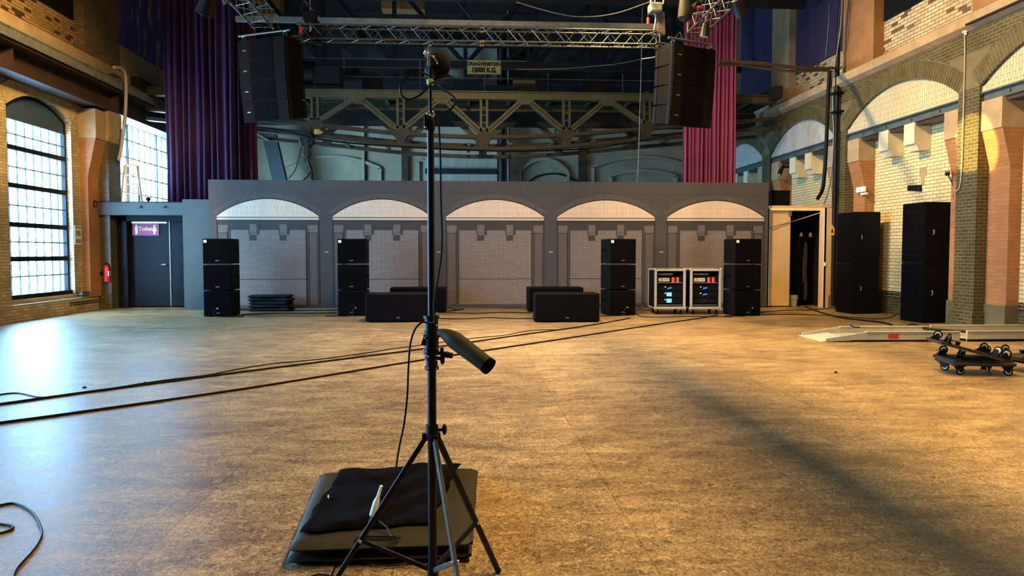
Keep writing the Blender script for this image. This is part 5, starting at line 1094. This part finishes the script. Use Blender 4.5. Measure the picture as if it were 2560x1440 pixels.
# padded olive sleeve sticking out of the stand
P = [at(1098, 830, 3.06), at(1118, 838, 3.03), at(1140, 853, 3.0), at(1165, 872, 2.97), at(1190, 891, 2.94), at(1212, 908, 2.92), at(1222, 916, 2.91)]
sl = thing('padded_sleeve', 'olive padded sleeve sticking out sideways from the clamp of the stand', 'sleeve', P[0]); Q = [p-P[0] for p in P]
M().tube(spline(Q, 5), [.014+.022*min(1, k/9) if k < 12 else .036-.004*((k-12)/19) for k in range(31)], 18).build('fabric_tube', MT['olive_cloth'], sl, smooth=True)
dv = (Q[-1]-Q[-2]).normalized(); m = M(); m.tube([Q[-1]-dv*.012, Q[-1]+dv*.006], .0345, 18); m.build('end_cap', MT['black_cloth'], sl, smooth=True)
m = M(); m.ring(Q[2]+(Q[3]-Q[2])*.2, Q[3]-Q[2], .031, .003, 18, 6); m.build('strap', MT['black_cloth'], sl, smooth=True)
# ================================================================== folded pads under the stand
def padquad(C, h, mat, nm, lab, seed, wr=.004, n=40, zb=.0, edge=10, edgez=1.0, cat='mat', hem=None):
    """soft slab over a four cornered outline C (front left, front right, back right, back left)"""
    R = random.Random(seed); ph = [R.uniform(0, 6.3) for _ in range(10)]; m = M(); vs = []
    A, B, Cc, D = [Vector(c) for c in C]
    for sgn in (1, 0):
        for j in range(n+1):
            for i in range(n+1):
                u, v = i/n, j/n; p = A.lerp(B, u).lerp(D.lerp(Cc, u), v)
                k = max(0, 1-abs(2*u-1)**edge)*max(0, 1-abs(2*v-1)**edge); k = k**.5
                wv = wr*(math.sin(9*u+5*v+ph[0]+1.5*math.sin(4*v+ph[1]))+.7*math.sin(17*v-6*u+ph[2]+2*math.sin(6*u+ph[3]))+.5*math.sin(23*(u+v)+ph[4]+2*math.sin(9*v)))
                ex = (.006*math.sin(11*v+ph[5])+.004*math.sin(27*v+ph[6]))*(2*u-1); ey = (.006*math.sin(12*u+ph[7])+.004*math.sin(25*u+ph[8]))*(2*v-1)
                zz = zb+h*.5+(h*.5+wv)*k if sgn else zb+h*.5*(1-k)
                vs.append((p.x+ex*wr*150, p.y+ey*wr*150, zz))
    N_ = (n+1)**2; fs = []
    for j in range(n):
        for i in range(n):
            a = j*(n+1)+i; fs += [(a, a+1, a+n+2, a+n+1), (N_+a, N_+a+n+1, N_+a+n+2, N_+a+1)]
    m.add(vs, fs); o = m.build(nm, MT[mat], None, smooth=True); o.data.polygons.foreach_set('use_smooth', [True]*len(fs))
    return tag(o, lab, cat)
f0 = lambda px, py, z: fl(px, py, z)
padquad([f0(716, 1405, .03), f0(1178, 1392, .03), f0(1192, 1176, .03), f0(800, 1190, .03)], .062, 'olive_vinyl', 'folded_mat', 'lower layer of the folded olive black vinyl mat on the floor', 3, .001, 30, 0, 30)
padquad([f0(722, 1378, .09), f0(1182, 1362, .09), f0(1195, 1168, .12), f0(800, 1178, .12)], .062, 'olive_vinyl', 'folded_mat', 'upper layer of the folded olive black vinyl mat, under the black cloth', 4, .0015, 30, .062, 24)
padquad([f0(747, 1332, .135), f0(1078, 1308, .135), f0(1150, 1158, .14), f0(852, 1175, .14)], .03, 'black_cloth', 'folded_cloth', 'crumpled black cloth folded on top of the olive mat', 9, .0075, 60, .124, 26, cat='cloth')
p = f0(822, 1250, .14); ck = thing('metal_clip', 'small shiny metal clip at the left edge of the black cloth', 'clip', (p.x, p.y, .15))
m = M(); m.ring((0, 0, 0), (1, .3, 0), .016, .005, 16, 6); m.box(-.012, -.006, -.014, .02, .01, .004); m.build('clip_body', MT['chrome'], ck, smooth=True)
# white measuring microphone on a small wire stand, standing on the mat
b0 = f0(944, 1306, .16); ms = thing('small_wire_stand', 'small black folding wire stand on the mat, holding the white microphone', 'stand', (b0.x, b0.y, .126))
m = M(); z1 = .05
m.tube(spline([(-.07, -.10, .004), (-.085, -.13, .004), (.03, -.15, .004), (.115, -.13, .004), (.105, -.118, .004), (-.06, -.10, .004)], 3), .0045, 8)
m.tube([(.0, 0, z1), (.05, -.05, .03), (.088, -.12, .006)], .0045, 8); m.tube([(-.01, 0, z1), (-.05, -.06, .03), (-.075, -.105, .006)], .0045, 8); m.build('wire_foot', MT['black_metal'], ms, smooth=True)
m = M(); m.cyl((0, 0, .035), (-.01, 0, .075), .013, 12).cyl((.0, 0, .06), (.025, 0, .062), .006, 8); m.build('swivel_joint', MT['black_metal'], ms, smooth=True)
a = at(930, 1290, b0.y); b = at(954, 1213, b0.y); wmn = thing('measuring_microphone', 'white slim microphone pointing up from the small wire stand', 'microphone', a); d = b-a
m = M(); m.tube([d*0, d*.02, d*.45, d*.62, d*.98, d*1.0], [.010, .0145, .0165, .0085, .0075, .004], 16); m.build('microphone_body', MT['white'], wmn, smooth=True)
m = M(); m.cyl(d*-.22+Vector((0, .0, 0)), d*.0, .009, 12); m.build('connector', MT['black_metal'], wmn, smooth=True)
# thin cables at the foot of the stand
fcable('thin black cable looping on the floor under the tripod legs', [(1083, 1310, .17), (1070, 1350, .1), (1040, 1395, .02), (990, 1413, .01), (940, 1410, .01), (890, 1400, .02), (865, 1398, .02), (840, 1415, .0), (826, 1445, .0), (800, 1470, 0)], .0045)
fcable('thin pale grey cable at the lower edge left of the stand', [(778, 1440, 0), (800, 1436, 0), (832, 1441, 0), (860, 1455, 0)], .004)
